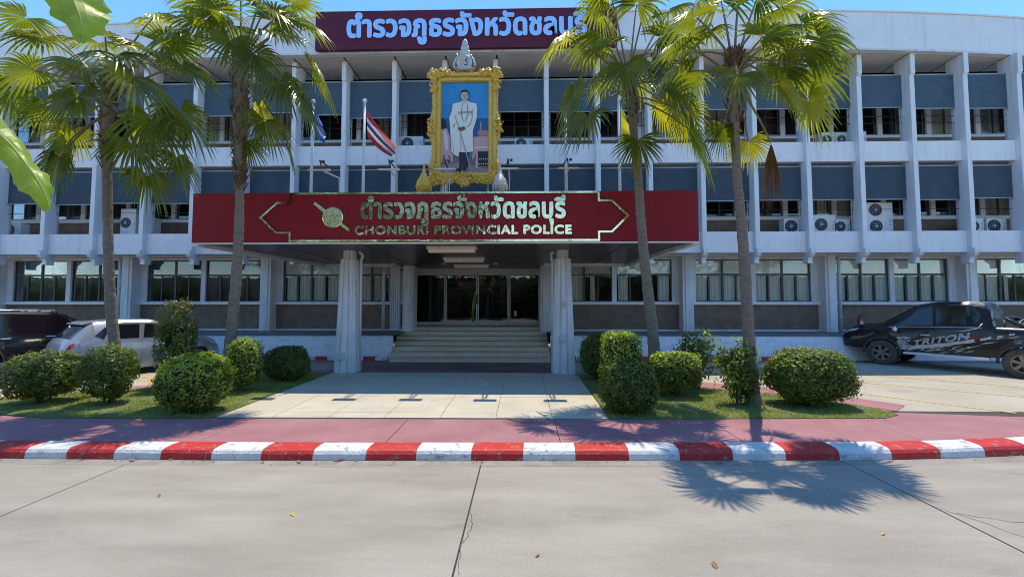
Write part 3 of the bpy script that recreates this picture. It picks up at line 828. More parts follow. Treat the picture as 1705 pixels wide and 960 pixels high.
for sx in (-1, 1):
    cx = ix0 - .24 if sx < 0 else ix1 + .24; cz = 7.22
    for k in range(13):
        t = k/12 - .5; cv.ball((cx + sx*(.10*math.cos(t*PI) - .02), FY - .05, cz + t*.95), .065, .07, .075, 7, 4)
    curl(cx + sx*.06, cz + .16, .13, 1.3, -sx, 0, .032); curl(cx + sx*.06, cz - .16, .13, 1.3, sx, 0, .032); leafy(cx + sx*.03, cz, .1, 10)
cz = iz0 - .2
leafy(-1.735, cz, .22, 34); leafy(-1.735, cz - .12, .10, 12)
for sx in (-1, 1):
    curl(-1.735 + sx*.15, cz + .06, .13, 1.4, -sx, PI/2, .035); curl(-1.735 + sx*.38, cz - .04, .11, 1.2, sx, PI/2, .03)
    leafy(-1.735 + sx*.5, cz - .02, .1, 14)
    for k in range(7): cv.ball((-1.735 + sx*(.22 + .09*k), FY - .07, cz - .08 + .03*math.sin(k*2)), .05, .05, .05, 6, 4)
    for k in range(12): cv.ball((ix0 - .26 if sx < 0 else ix1 + .26, FY - .02, 6.1 + k*.21), .03, .05, .075, 6, 4)
for k in range(20): cv.ball((ix0 + .0 + k*.075, FY - .03, iz1 + .26 + .015*math.sin(k*1.7)), .05, .05, .04, 6, 4)
cv.build('scrollwork', GOLD, PF, smooth=True)
for x in (-2.45, -1.05): box('support_post', STEELG, PF, x - .03, x + .03, FY + .09, FY + .15, ZT, 8.8)
for x in (-2.42, -1.08): MB().tube([(x, FY + .12, 6.4), (x, FY + .75, ZT)], .025, 6).build('brace', STEELG, PF)
# printed picture, flat layers
PB = mat('print_backdrop', (.02, .20, .46), (.04, .32, .62), .9, .5)
def flat(n_, c): return mat('print_' + n_, c, rough=.5)
def P2(x, y): return (lerp(ix0, ix1, (x - 155)/365), lerp(iz1, iz0, (y - 115)/715))
pic = MB().box(ix0, ix1, FY - .0, FY + .02, iz0, iz1).build('picture', PB, PF)
layer = [0]
def shape(nm, col, pts):
    layer[0] += 1; y = FY - .0015*layer[0]
    MB().prism([P2(*p) for p in pts], 'y', y, y + .0008).build(nm, col, pic)
def ell(cx, cy, rx, ry, n=18): return [(cx + rx*math.cos(2*PI*k/n), cy + ry*math.sin(2*PI*k/n)) for k in range(n)]
pk = flat('pink', (.58, .36, .32)); pkd = flat('mauve', (.20, .13, .16)); cr = flat('cream', (.78, .76, .66)); crs = flat('cream_fold', (.42, .41, .36)); dk = flat('black', (.012, .012, .02)); sk = flat('skin', (.62, .47, .36)); skd = flat('dark_skin', (.16, .08, .06)); dbl = flat('deep_blue', (.02, .10, .28)); gd = flat('gold', (.5, .36, .12)); gy = flat('grey', (.35, .35, .38)); wh = flat('white', (.66, .64, .6))
shape('print_band', dbl, [(155.5, 400), (519.5, 400), (519.5, 560), (155.5, 560)])
shape('print_floor', pkd, [(155.5, 690), (519.5, 690), (519.5, 829), (155.5, 829)])
shape('print_floor_light', flat('rosy', (.32, .22, .24)), [(155.5, 770), (300, 745), (519.5, 800), (519.5, 829), (155.5, 829)])
shape('print_chair', dk, [(155.5, 398), (172, 396), (188, 415), (200, 470), (180, 485), (155.5, 485)])
shape('print_drape', pk, [(155.5, 487), (200, 478), (222, 545), (228, 650), (250, 690), (246, 742), (232, 742), (226, 700), (212, 690), (205, 775), (196, 778), (188, 690), (172, 690), (166, 740), (155.5, 745)])
shape('print_drape_fold', wh, [(172, 500), (190, 498), (206, 560), (210, 640), (196, 660), (182, 600)])
shape('print_table', pk, [(405, 548), (519.5, 542), (519.5, 662), (425, 662), (408, 720), (395, 722)])
shape('print_cushion', flat('salmon', (.48, .22, .18)), [(432, 512), (450, 500), (455, 470), (463, 470), (470, 498), (519.5, 497), (519.5, 541), (445, 541)])
shape('print_spire', gd, [(455, 472), (457, 430), (463, 430), (466, 472)])
shape('print_table_fringe', wh, [(412, 630), (519.5, 622), (519.5, 634), (412, 642)])
shape('print_table_shadow', dk, [(436, 664), (519.5, 664), (519.5, 775), (446, 775)])
for k in range(5):
    shape('print_ornament', pk, ell(452 + k*15, 722, 5, 6, 8)); shape('print_ornament', wh, ell(452 + k*15, 760, 4, 5, 8))
shape('print_table_leg', pk, [(424, 664), (437, 664), (444, 800), (420, 790)])
shape('print_trousers', dk, [(296, 664), (370, 664), (366, 770), (352, 800), (350, 812), (322, 812), (328, 770), (318, 770), (318, 822), (292, 828), (300, 760)])
shape('print_shoe', dk, [(262, 802), (300, 795), (312, 808), (290, 815), (262, 812)])
shape('print_robe', cr, [(250, 287), (300, 276), (318, 264), (352, 264), (372, 276), (424, 288), (433, 320), (430, 400), (412, 465), (400, 500), (402, 665), (350, 672), (295, 668), (292, 705), (258, 690), (235, 660), (230, 560), (226, 480), (218, 400), (238, 345), (243, 300)])
shape('print_robe_fold', crs, [(262, 370), (272, 400), (288, 440), (300, 480), (294, 482), (275, 440), (258, 395)])
shape('print_robe_fold', crs, [(402, 330), (398, 400), (385, 450), (360, 478), (355, 474), (380, 440), (392, 400), (396, 330)])
shape('print_robe_edge', crs, [(304, 500), (309, 500), (312, 666), (306, 666)])
shape('print_robe_edge', crs, [(236, 560), (240, 560), (262, 690), (257, 688)])
shape('print_sash', gy, [(288, 352), (400, 346), (400, 362), (288, 368)])
shape('print_chain', skd, [(318, 285), (322, 285), (312, 370), (330, 430), (327, 433), (308, 372)])
shape('print_chain', skd, [(352, 285), (356, 285), (366, 372), (342, 435), (340, 430), (361, 370)])
shape('print_neck', sk, [(322, 250), (350, 250), (352, 272), (337, 284), (318, 272)])
shape('print_face', sk, ell(336, 228, 29, 38))
shape('print_hair', dk, [(306, 222), (305, 198), (316, 184), (338, 179), (358, 186), (368, 204), (366, 226), (361, 224), (359, 204), (345, 198), (322, 200), (312, 208)])
for dx in (-11, 11): shape('print_eye', dk, ell(337 + dx, 224, 4.5, 2.0, 8)); shape('print_brow', skd, [(337 + dx - 7, 217), (337 + dx + 7, 216), (337 + dx + 7, 219), (337 + dx - 7, 220)])
shape('print_nose', flat('skin_shade', (.36, .25, .18)), [(334, 228), (339, 228), (342, 240), (331, 240)])
shape('print_mouth', skd, [(328, 249), (346, 248), (346, 251), (328, 252)])
shape('print_hands', skd, [(285, 480), (310, 476), (330, 470), (348, 484), (335, 495), (315, 505), (290, 495)])
shape('print_blade', gy, [(296, 498), (303, 498), (392, 808), (384, 812)])
shape('print_medal', gd, ell(390, 372, 7, 8, 8)); shape('print_medal', gd, ell(380, 352, 4, 4, 8)); shape('print_pen', dk, [(246, 470), (262, 448), (266, 450), (250, 476)])

def set_back(root, k=1.175):
    o = root.location.copy(); root.scale = (k, k, k); root.location = Vector((0, 0, CAM_H)) + (o - Vector((0, 0, CAM_H)))*k
# emblem above the frame
EM = thing('crown_emblem', 'silvery tiered crown emblem with blue letter mark on top of the gilded frame', 'emblem', (-1.745, 12.58, 8.98))
cx = -1.745; q = MB()
q.lathe([(.001, 8.98), (.25, 9.0), (.27, 9.06), (.20, 9.10), (.17, 9.38), (.21, 9.40), (.20, 9.46), (.15, 9.50), (.17, 9.54), (.165, 9.60), (.11, 9.65), (.135, 9.69), (.12, 9.76), (.08, 9.81), (.10, 9.85), (.07, 9.93), (.02, 9.985), (.001, 10.0)], (cx, 12.62, 0), 18, 'z', 1, .45)
q.build('crown', SILV, EM)
q = MB(); q.lathe([(.235, 0), (.235, -.03), (.19, -.045), (.17, -.03), (.17, 0)], (cx, 12.52, 9.21), 26, 'y'); q.build('ring', SILV, EM)
MB().lathe([(.17, 0), (.17, -.015)], (cx, 12.52, 9.21), 24, 'y').build('disc', mat('ivory_disc', (.62, .60, .52), rough=.5), EM)
q = MB()
for sx in (-1, 1):
    q.tube([(cx + sx*.27, 12.55, 9.02), (cx + sx*.33, 12.54, 9.12), (cx + sx*.27, 12.54, 9.30), (cx + sx*.20, 12.55, 9.42), (cx + sx*.24, 12.55, 9.50)], [.04, .035, .035, .03, .012], 6)
q.tube([(cx - .22, 12.50, 9.05), (cx - .1, 12.48, 8.99), (cx + .1, 12.48, 8.99), (cx + .22, 12.50, 9.05)], .035, 6)
q.build('scroll', SILV, EM, smooth=True)
q = MB(); q.tube([(cx + .10, 12.50, 9.29), (cx + .04, 12.495, 9.30), (cx + .03, 12.495, 9.24), (cx + .09, 12.495, 9.20), (cx + .08, 12.495, 9.13), (cx + .0, 12.50, 9.11)], .016, 5); q.build('blue_letter', mat('deep_blue_enamel', (.02, .03, .22), rough=.3), EM)
q = MB(); q.tube([(cx - .11, 12.50, 9.28), (cx - .05, 12.495, 9.30), (cx - .03, 12.495, 9.2), (cx - .08, 12.495, 9.12)], .014, 5).tube([(cx - .11, 12.5, 9.28), (cx - .10, 12.495, 9.18), (cx - .06, 12.495, 9.15)], .012, 5); q.build('gold_letter', GOLD, EM)

def finial(name, label, x, m, mb_):
    ZT = 5.09
    t = thing(name, label, 'finial', (x, 12.3, ZT), 'pointed finials either side of the portrait frame')
    MB().tube([(x, 12.3, ZC_ - .10), (x, 12.3, ZT)], .09, 10).build('pedestal', WHITE2, t)
    MB().lathe([(.10, ZT), (.12, ZT + .06), (.08, ZT + .10)], (x, 12.3, 0), 14).build('foot', m, t, smooth=True)
    MB().lathe([(.09, ZT + .10), (.19, ZT + .20), (.215, ZT + .32), (.19, ZT + .44), (.12, ZT + .56), (.065, ZT + .68), (.035, ZT + .82), (.012, ZT + .98), (.001, ZT + 1.0)], (x, 12.3, 0), 18).build('bud', m, t, smooth=True)
    q = MB()
    for r_ in range(4):
        for k in range(12):
            a = 2*PI*(k + .5*(r_ % 2))/12; rr = (.205, .212, .19, .155)[r_]
            q.ball((x + rr*math.cos(a), 12.3 + rr*math.sin(a), ZT + .20 + .085*r_), .03, .03, .045, 5, 3)
    q.build('petals', mb_, t)
finial('lotus_finial', 'gold lotus bud finial left of the portrait frame', -2.88, GOLD, GOLD)
finial('lotus_finial', 'silver white lotus bud finial right of the portrait frame', -.66, SILV, SILV)

# flood lights along the canopy edge
for x, bent, lb in ((-4.78, True, 'bent arm floodlight nearest the left end of the canopy roof'), (-3.30, False, 'floodlight beside the striped red white and blue flag'), (-1.90, False, 'floodlight in front of the lower left of the gilded frame'), (-.34, False, 'floodlight just right of the silver finial'), (1.12, False, 'floodlight on the canopy roof furthest right, beside a bare pole')):
    t = thing('floodlight', lb, 'floodlight', (x, 10.95, ZT), 'floodlights along the canopy roof')
    q = MB(); q.tube([(x, 10.95, ZT), (x, 10.95, ZT + .50), (x - (.2 if bent else 0), 10.5, ZT + .55)], .022, 8)
    q.build('pole', STEELG, t)
    hx = x - .25 if bent else x
    q = MB(); q.loft([[(hx - .24, 10.25, ZT + .50), (hx + .24, 10.25, ZT + .50), (hx + .24, 10.25, ZT + .535), (hx - .24, 10.25, ZT + .535)], [(hx - .24, 10.47, ZT + .55), (hx + .24, 10.47, ZT + .55), (hx + .24, 10.47, ZT + .60), (hx - .24, 10.47, ZT + .60)]])
    q.build('lamp_head', mat('lamp_grey', (.55, .56, .55), rough=.4), t)
    q = MB(); q.tube([(hx, 10.45, ZT + .68), (hx - .02, 10.41, ZT + .80), (hx - .1, 11.3, ZT + .83)], .018, 6); q.ball((hx + .06, 10.43, ZT + .78), .04, .05, .04); q.build('bracket', BLACKP, t)
    box('foot_plate', STEELG, t, x - .12, x + .12, 10.88, 11.1, ZT - .0, ZT + .02)

# flag poles and flags
POLEM = mat('white_flagpole', (.62, .66, .70), rough=.4)
for x, lb in ((-6.56, 'white flagpole with a limp blue flag left of the canopy centre'), (-4.93, 'white flagpole carrying the red white and blue striped flag'), (1.33, 'white flagpole half hidden behind palm fronds right of the portrait'), (2.96, 'white flagpole with the plain yellow flag')):
    t = thing('flagpole', lb, 'flagpole', (x, 13, ZT), 'flagpoles on the canopy roof')
    MB().tube([(x, 13, ZT), (x, 13, ZT + 1.6), (x, 13, 8.22)], [.05, .045, .035], 10).build('pole', POLEM, t, smooth=True)
    MB().ball((x, 13, 8.28), .07, .07, .07, 10, 6).build('ball', mat('white_ball', (.75, .75, .72), rough=.3), t, smooth=True)
    box('foot_plate', STEELG, t, x - .12, x + .12, 12.88, 13.12, ZT, ZT + .03)
FR, FW_, FB, FYL = mat('flag_red', (.48, .03, .045), rough=.8, trans=.25), mat('flag_white', (.72, .68, .70), rough=.8, trans=.25), mat('flag_blue', (.03, .04, .20), rough=.8, trans=.25), mat('flag_yellow', (.72, .50, .04), rough=.8, trans=.35)
FBL = mat('flag_mid_blue', (.03, .09, .42), rough=.8, trans=.25)
def flag(name, label, A, B_, C_, D_, mats_, stripes, folds, seed):
    """A hoist top, B hoist bottom, C fly bottom, D fly top; stripe boundaries across the hoist"""
    m_ = MB(); nu, nv = 18, 12
    A, B_, C_, D_ = map(Vector, (A, B_, C_, D_)); G = {}
    for i in range(nu + 1):
        for j in range(nv + 1):
            u, v = i/nu, j/nv
            p = A.lerp(D_, u).lerp(B_.lerp(C_, u), v)
            p += Vector((0, 1, 0)) * (.09*u**.5*math.sin(folds*v*PI + u*2.2 + seed)) + Vector((.02, 0, -.10*math.sin(PI*u)*(.4 + v*.5)))
            G[i, j] = p
    for i in range(nu):
        for j in range(nv):
            v = (j + .5)/nv; k = 0
            for (lim, mm) in stripes:
                if v <= lim: k = mm; break
            m_.face([G[i, j], G[i+1, j], G[i+1, j+1], G[i, j+1]], k)
    o = m_.build(name, mats_, smooth=True); tag(o, label, 'flag'); rebase(o, A)
    return o
flag('flag', 'red, white and blue striped flag drooping from the second flagpole', at(609, 184, 13), at(611, 228, 13), at(652, 262, 12.9), at(660, 246, 12.9), [FR, FW_, FB], [(.26, 0), (.42, 1), (.58, 2), (.74, 1), (1, 0)], 3, .4)
flag('flag', 'limp blue and white flag on the leftmost flagpole', (-6.52, 13, 8.05), (-6.52, 13, 7.35), (-6.10, 12.95, 6.9), (-6.22, 12.95, 7.5), [FBL, FW_], [(.6, 0), (.75, 1), (1, 0)], 3, 1.2)
flag('flag', 'plain yellow flag hanging on the rightmost flagpole', (3.0, 13, 8.05), (3.0, 13, 6.95), (3.5, 12.95, 6.75), (3.42, 12.95, 7.3), [FYL], [(1, 0)], 3, 2.1)

# roof masts
for x, h, y in ((-6.0, 13.6, 17), (-1.45, 14.3, 18), (-.75, 14.0, 18), (2.5, 13.8, 17)):
    t = thing('antenna_mast', {-6.0: 'thin antenna mast on the roof above the left end of the maroon sign', -1.45: 'thin roof mast beside the lattice mast', -.75: 'slim second mast right of the lattice mast', 2.5: 'thin whip mast on the roof above the right end of the sign'}[x], 'antenna', (x, y, 12.3))
    MB().tube([(x, y, 12.3), (x, y, h)], .018, 6).build('rod', STEELG, t)
    MB().tube([(x - .3, y, h - .15), (x + .3, y, h - .05)], .012, 5).build('crossbar', BLACKP, t)
t = thing('lattice_mast', 'pale lattice mast standing on the roof behind the sign', 'mast', (-2.0, 18, 12.3))
q = MB()
for dx, dy in ((-.14, -.14), (.14, -.14), (-.14, .14), (.14, .14)): q.tube([(-2 + dx, 18 + dy, 12.3), (-2 + dx, 18 + dy, 14.4)], .014, 5)
q.build('upright', STEELG, t); q = MB()
for k in range(8):
    z = 12.4 + k*.25; s = 1 if k % 2 else -1
    q.tube([(-2 - .14*s, 17.86, z), (-2 + .14*s, 17.86, z + .25)], .009, 4)
q.build('lacing', STEELG, t)

# ------------------------------------------------------------------ air conditioners on the ledges
def make_ac(w_, h, d, label, x, z, fans=1, y=16.62, body=ACW):
    t = thing('air_conditioner', label, 'air conditioner', (x, y, z), 'air conditioning units on the ledges')
    q = MB().box(x - w_/2, x + w_/2, y - d/2, y + d/2, z + .04, z + h).box(x - w_/2 + .05, x - w_/2 + .12, y - d/2, y + d/2, z, z + .04).box(x + w_/2 - .12, x + w_/2 - .05, y - d/2, y + d/2, z, z + .04)
    q.build('casing', body, t, bev=.012)
    for k in range(fans):
        fr_ = min(.235, w_*.33, h*.44/fans if fans > 1 else h*.42); cz = z + .02 + h*(k + .5)/fans; cx = x - w_*.14
        MB().lathe([(fr_, 0), (fr_, -.012), (fr_*.96, -.018), (fr_*.93, -.004), (0.001, -.003)], (cx, y - d/2 - .001, cz), 24, 'y').build('fan_well', BLACKP, t)
        q = MB()
        for j in range(3):
            rr = fr_*(.35 + .28*j)
            pts = [(cx + rr*math.cos(2*PI*i/16), y - d/2 - .022, cz + rr*math.sin(2*PI*i/16)) for i in range(17)]
            q.tube(pts, .004, 3, caps=False)
        for j in range(8):
            a = 2*PI*j/8; q.tube([(cx + .03*math.cos(a), y - d/2 - .022, cz + .03*math.sin(a)), (cx + fr_*math.cos(a), y - d/2 - .022, cz + fr_*math.sin(a))], .004, 3)
        q.lathe([(.05, -.03), (.05, -.012)], (cx, y - d/2, cz), 10, 'y')
        q.build('fan_guard', STEELG, t)
    q = MB()
    for j in range(6): q.box(x + w_*.33, x + w_*.45, y - d/2 - .004, y - d/2 - .0005, z + h*.3 + j*.05, z + h*.3 + j*.05 + .018)
    q.build('vent_slot', mat('grey_slot', (.3, .3, .3), rough=.6), t)
    return t
def acx(px, py, Y=16.5): return at(px, py, Y).x
Z2, Z3 = 4.52, 7.87
for (px, z, w_, h, fans, lb) in (
    (1320, Z2, .72, .66, 1, 'small white air conditioner on the lower ledge just right of the hanging dead frond'),
    (1371, Z2, .86, .78, 1, 'larger air conditioner of a pair on the lower ledge, left one'),
    (1401, Z2, .58, .62, 1, 'small air conditioner squeezed against the right of a larger one on the lower ledge'),
    (1463, Z2, 1.0, 1.25, 2, 'tall double fan air conditioner on the lower ledge'),
    (1623, Z2, .56, .62, 1, 'air conditioner half hidden behind a fin on the lower ledge above the pickup'),
    (1657, Z2, .72, .62, 1, 'white air conditioner with dark frame line on the lower ledge above the pickup'),
    (22, Z2, .72, .60, 1, 'air conditioner on the lower ledge at the far left edge'),
    (169, Z2, .42, .78, 1, 'narrow air conditioner on the lower ledge left of the leftmost palm trunk'),
    (215, Z2, .62, 1.15, 1, 'tall grey air conditioner on the lower ledge right of the leftmost palm trunk'),
    (250, Z2, .4, .8, 1, 'slim air conditioner tucked behind a fin beside a tall one'),
    (683, Z3, .95, .62, 1, 'white air conditioner on the upper ledge left of the portrait frame'),
    (872, Z3, .7, .5, 1, 'low air conditioner on the upper ledge right of the portrait frame'),
    (1384, Z3, .55, .62, 1, 'left unit of three on the upper ledge below drooping palm fronds'),
    (1408, Z3, .5, .62, 1, 'middle unit of three on the upper ledge below drooping palm fronds'),
    (1436, Z3, .5, .64, 1, 'right unit of three on the upper ledge, against a fin')):
    make_ac(w_, h, .34, lb, acx(px, 370), z, fans)
# bent pipes at the entrance piers and pilasters
for x, lb in ((-16.36, 'pale drainpipe on the pilaster behind the silver hatchback'), (12.30, 'pale blue drainpipe beside the fire extinguisher'), (-5.55, 'slim white drainpipe left of the entrance steps')):
    t = thing('drainpipe', lb, 'drainpipe', (x, 17.0, .84))
    MB().tube([(x, 17.0, .86), (x, 17.0, 3.72), (x, 17.1, 3.84)], .06, 10).build('pipe', mat('pale_blue_pipe', (.55, .60, .64), rough=.5), t, smooth=True)
    q = MB()
    for z in (1.4, 2.5, 3.5): q.box(x - .08, x + .08, 16.93, 17.3, z, z + .03)
    q.build('clip', STEELG, t)
t = thing('fire_extinguisher', 'red fire extinguisher standing on the platform beside the pale blue drainpipe', 'fire extinguisher', (12.72, 16.6, .84))
x, y = 12.72, 16.6
MB().lathe([(.001, .845), (.085, .85), (.09, .88), (.09, 1.30), (.07, 1.38), (.03, 1.42), (.001, 1.42)], (x, y, 0), 16).build('bottle', mat('extinguisher_red', (.45, .02, .02), rough=.3), t, smooth=True)
box('label', mat('cream_label', (.7, .68, .55), rough=.6), t, x - .05, x + .05, y - .093, y - .088, 1.1, 1.28)
MB().tube([(x, y, 1.42), (x, y, 1.47), (x + .08, y - .02, 1.5)], .018, 6).tube([(x, y, 1.46), (x - .08, y - .02, 1.36), (x - .1, y - .03, 1.1)], .012, 6).build('valve', BLACKP, t)
t = thing('security_camera', 'small dome camera on the left entrance pier', 'camera', (-4.85, 17.1, 3.3))
MB().ball((-4.85, 17.08, 3.28), .05, .05, .05).build('dome', BLACKP, t)
box('mount', WHITE, t, -4.89, -4.81, 17.05, 17.13, 3.32, 3.38)

# ------------------------------------------------------------------ palms
def frond(mb_fan, heart, hub, Rf, rg, droop=1.0, closed=1.0, tilt=None, petiole_r=.017, kind_d=False):
    heart = Vector(heart); hub = Vector(hub)
    d = (hub - heart); L = d.length; d0 = d.normalized()
    # petiole arcs: leaves steeper, arrives flatter / drooping
    mid = heart.lerp(hub, .5) + Vector((0, 0, .13*L))
    pts = []
    for k in range(7):
        t = k/6; pts.append((1-t)**2*heart + 2*t*(1-t)*mid + t*t*hub)
    mb_fan.tube(pts, [petiole_r*(1.5 - .75*k/6) for k in range(7)], 5)
    mb_fan.m[-(6*5+2):] = [1]*(6*5+2)
    d = (pts[-1] - pts[-2]).normalized()
    if abs(d.z) > .97: d = (d + Vector((rg.uniform(-.3, .3), rg.uniform(-.3, .3), 0))).normalized()
    s = d.cross(Vector((0, 0, 1))).normalized(); n = s.cross(d).normalized()
    roll = rg.uniform(-.45, .45)
    s, n = s*math.cos(roll) + n*math.sin(roll), n*math.cos(roll) - s*math.sin(roll)
    ti = tilt if tilt is not None else rg.uniform(.35, .95)
    dd = d*math.cos(ti) - n*math.sin(ti); n = n*math.cos(ti) + d*math.sin(ti); d = dd
    if kind_d: d = Vector((.05, .1, -1)).normalized(); s = Vector((1, .1, 0)).normalized(); n = s.cross(d).normalized()
    NS = 30; amax = R(140)*closed
    g_ = rg.uniform(.36, .72)*droop
    st = [.05, .26, .46, .64, .82, 1.0]
    for j in range(NS):
        a = lerp(-amax, amax, (j + .5)/NS) + rg.uniform(-.02, .02); da = amax/NS
        Rs = Rf*(.80 + .20*math.cos(a*.8))*rg.uniform(.9, 1.06)
        u = d*math.cos(a) + s*math.sin(a); t_ = -d*math.sin(a) + s*math.cos(a)
        cup = n*(.22*abs(math.sin(a*.5)))
        prev = None; fold = .030
        lag = rg.uniform(.7, 1.35)*g_; tw = rg.uniform(-.05, .05)
        for q, r_ in enumerate(st):
            if r_ <= .47: w_ = 1.0*Rs*r_*math.tan(da)*1.03; fz = fold*r_/.46
            else: w_ = Rs*.46*math.tan(da)*(1 - (r_ - .46)/.54)**.45*1.05 + .0015; fz = fold*(1 - (r_ - .46)/.6)
            dr = max(0, r_ - .36)
            p = hub + (u + cup)*Rs*r_ + t_*tw*max(0, r_-.5) - Vector((0, 0, 1))*lag*Rs*dr*dr*1.5
            cur = (p - t_*w_ - n*fz*.5, p + n*fz*.5, p + t_*w_ - n*fz*.5)
            if prev:
                mb_fan.face([prev[0], cur[0], cur[1], prev[1]], 0); mb_fan.face([prev[1], cur[1], cur[2], prev[2]], 0)
            prev = cur

def palm(label, base, pts, rad, heart, fans, seed, fibre=(0, 0), extra=10, Rf=1.05, rscale=.80):
    """pts: trunk centreline (world); fans: (px, py, dY, R, kind)"""
    rg = random.Random(seed)
    t = thing('palm_tree', label, 'palm tree', base, 'fan palms in front of the building')
    # trunk with leaf scar rings
    P = [Vector(p) for p in pts]; n = 70; path = []; rr = []
    Ls = [0]
    for a, b in zip(P, P[1:]): Ls.append(Ls[-1] + (b - a).length)
    for k in range(n + 1):
        s_ = Ls[-1]*k/n; i = 0
        while i < len(Ls) - 2 and s_ > Ls[i+1]: i += 1
        f = (s_ - Ls[i])/(Ls[i+1] - Ls[i])
        p0 = P[max(0, i-1)]; p1 = P[i]; p2 = P[i+1]; p3 = P[min(len(P)-1, i+2)]
        p = .5*((2*p1) + (p2-p0)*f + (2*p0 - 5*p1 + 4*p2 - p3)*f*f + (3*p1 - p0 - 3*p2 + p3)*f**3)
        path.append(p); R0 = table(rad, s_)*.80
        rr.append(R0*(1 + (.035 if k % 2 else -.02) + .03*noise.noise(Vector((s_*2, seed, 0)))))
    q = MB(); q.tube(path, rr, 14)
    for i, v in enumerate(q.v): v += Vector((noise.noise(v*5), noise.noise(v*5 + Vector((9, 0, 0))), 0))*.012
    q.build('trunk', BARK, t)
    # fibrous leaf bases
    f0h, f1h = fibre
    q = MB(); cnt = int((f1h - f0h)*230)
    for _ in range(cnt):
        s_ = rg.uniform(f0h, f1h); k = min(n, max(0, int(n*s_/Ls[-1]))); c = path[k]; a = rg.uniform(0, 2*PI); r0 = rr[k]*.8
        o = Vector((math.cos(a), math.sin(a), 0)); tn = Vector((-o.y, o.x, 0))
        upw = rg.uniform(.12, .30); out = rg.uniform(.03, .12)
        b_ = c + o*r0; e = c + o*(r0 + out) + Vector((0, 0, upw)) + tn*rg.uniform(-.06, .06); w_ = rg.uniform(.015, .04)
        q.face([b_ - tn*w_, b_ + tn*w_, e + tn*w_*.4, e - tn*w_*.4]); q.face([b_ + tn*w_ - o*.02, b_ - tn*w_ - o*.02, e - tn*w_*.4 + o*.012, e + tn*w_*.4 + o*.012])
    if cnt: q.build('fibre_sheath', FIBRE, t)
    H = Vector(heart)
    lst = [(at(px, py, H.y + dy), r_, kind) for (px, py, dy, r_, kind) in fans]
    for k in range(extra):     # young upright leaves and filler round the crown
        az = k*2.4 + seed; el = rg.uniform(.25, 1.35) if k % 3 else rg.uniform(-.3, .3); L = rg.uniform(.7, 1.25)
        lst.append((H + Vector((math.cos(az)*math.cos(el), math.sin(az)*math.cos(el), math.sin(el)))*L, Rf*rg.uniform(.75, 1.0), 'g'))
    for hub, r_, kind in lst:
        if kind != 'd': r_ *= rscale
        q = MB(); st_ = H + Vector((0, 0, rg.uniform(-.25, .15)))
        if (hub - H).z < -.6: st_ = H + Vector((0, 0, rg.uniform(-.5, -.15)))
        down = (hub - st_).normalized().z < -.45
        frond(q, st_, hub, r_, rg, droop=1.25 if kind != 'd' else 1.8, closed=.13 if kind == 'd' else .85 if down else 1, kind_d=kind == 'd', tilt=rg.uniform(.0, .35) if down else None)
        q.build('frond', [PALMG if kind == 'g' else PALMY if kind == 'y' else PALMD, PETI], t, label='yellow green frond' if kind == 'y' else 'dead brown frond' if kind == 'd' else None)
    return t

def trunk_pts(Y, L): return [at(px, py, Y) for px, py in L]
def P_(label, base, L, rad, seed, fans, lean=1.0, **kw):
    n_ = len(L); Y = base[1]; pts = [Vector((base[0], base[1], -.05))] + [at(px, py, Y - lean*((k + 1)/n_)**1.6) for k, (px, py) in enumerate(L)]
    heart = pts[-1]
    return palm(label, base, pts, rad, heart, fans, seed, **kw)
P_('palm furthest left with the widest crown, trunk crossing the silver hatchback', (-9.12, 9.55, 0), [(193, 600), (184, 500), (180, 400), (178, 250), (180, 190), (182, 150)],
   [(0, .28), (.25, .18), (.6, .14), (3, .115), (5, .105), (5.8, .13), (7, .12)], 3,
   [(72, 62, .3, 1.05, 'g'), (58, 118, -.5, 1.05, 'g'), (78, 178, .2, 1.0, 'g'), (112, 238, -.3, 1.0, 'g'), (222, 240, -.6, 1.1, 'g'), (165, 72, .6, .95, 'g'), (245, 88, -.5, 1.1, 'g'), (275, 75, .4, 1.1, 'g'), (305, 110, -.3, 1.05, 'g'), (300, 185, -.2, 1.1, 'g'), (252, 196, -.7, 1.1, 'g'), (292, 262, .1, .85, 'g'), (140, 112, -.8, 1.0, 'g'), (195, 92, -.9, 1.1, 'g'), (268, 165, .5, .9, 'y'), (222, 128, -1.0, 1.1, 'g'), (45, 30, .2, 1.0, 'g'), (235, 205, .5, .85, 'y'), (120, 215, .5, .8, 'y'), (20, 150, .1, 1.0, 'g'), (130, 160, -1.0, .9, 'g'), (255, 30, .5, 1.0, 'y'), (245, 290, -.4, .85, 'g'), (100, 260, -.6, .85, 'g')],
   fibre=(5.0, 6.9), extra=2, rscale=.74)
P_('palm with thick brown fibrous upper trunk, in front of the left end of the canopy', (-7.06, 10.2, 0), [(382, 590), (391, 490), (397, 400), (400, 280), (400, 180), (402, 100)],
   [(0, .24), (.3, .18), (1, .155), (3.0, .135), (5.0, .105), (5.4, .15), (6.4, .19), (7.8, .17)], 4,
   [(368, 22, -.4, 1.0, 'g'), (335, 8, .3, 1.0, 'g'), (440, 18, -.5, 1.05, 'g'), (482, 8, .3, 1.05, 'g'), (500, 38, .1, 1.05, 'g'), (458, 58, -.6, 1.0, 'g'), (522, 118, .0, .95, 'g'), (468, 136, -.4, 1.0, 'g'), (475, 232, .0, .75, 'g'), (432, 178, .4, 1.0, 'y'), (412, 235, .3, .75, 'g'), (338, 32, .0, .95, 'g'), (385, 66, -.9, .8, 'g'), (400, -35, .4, 1.0, 'g'), (450, -45, .0, 1.0, 'g'), (360, -30, -.3, 1.0, 'g'), (440, 200, -.4, .95, 'g'), (320, 60, .5, .9, 'g'), (500, 160, -.3, .95, 'g'), (425, 90, -.9, .9, 'g')],
   fibre=(4.7, 7.9), extra=3)
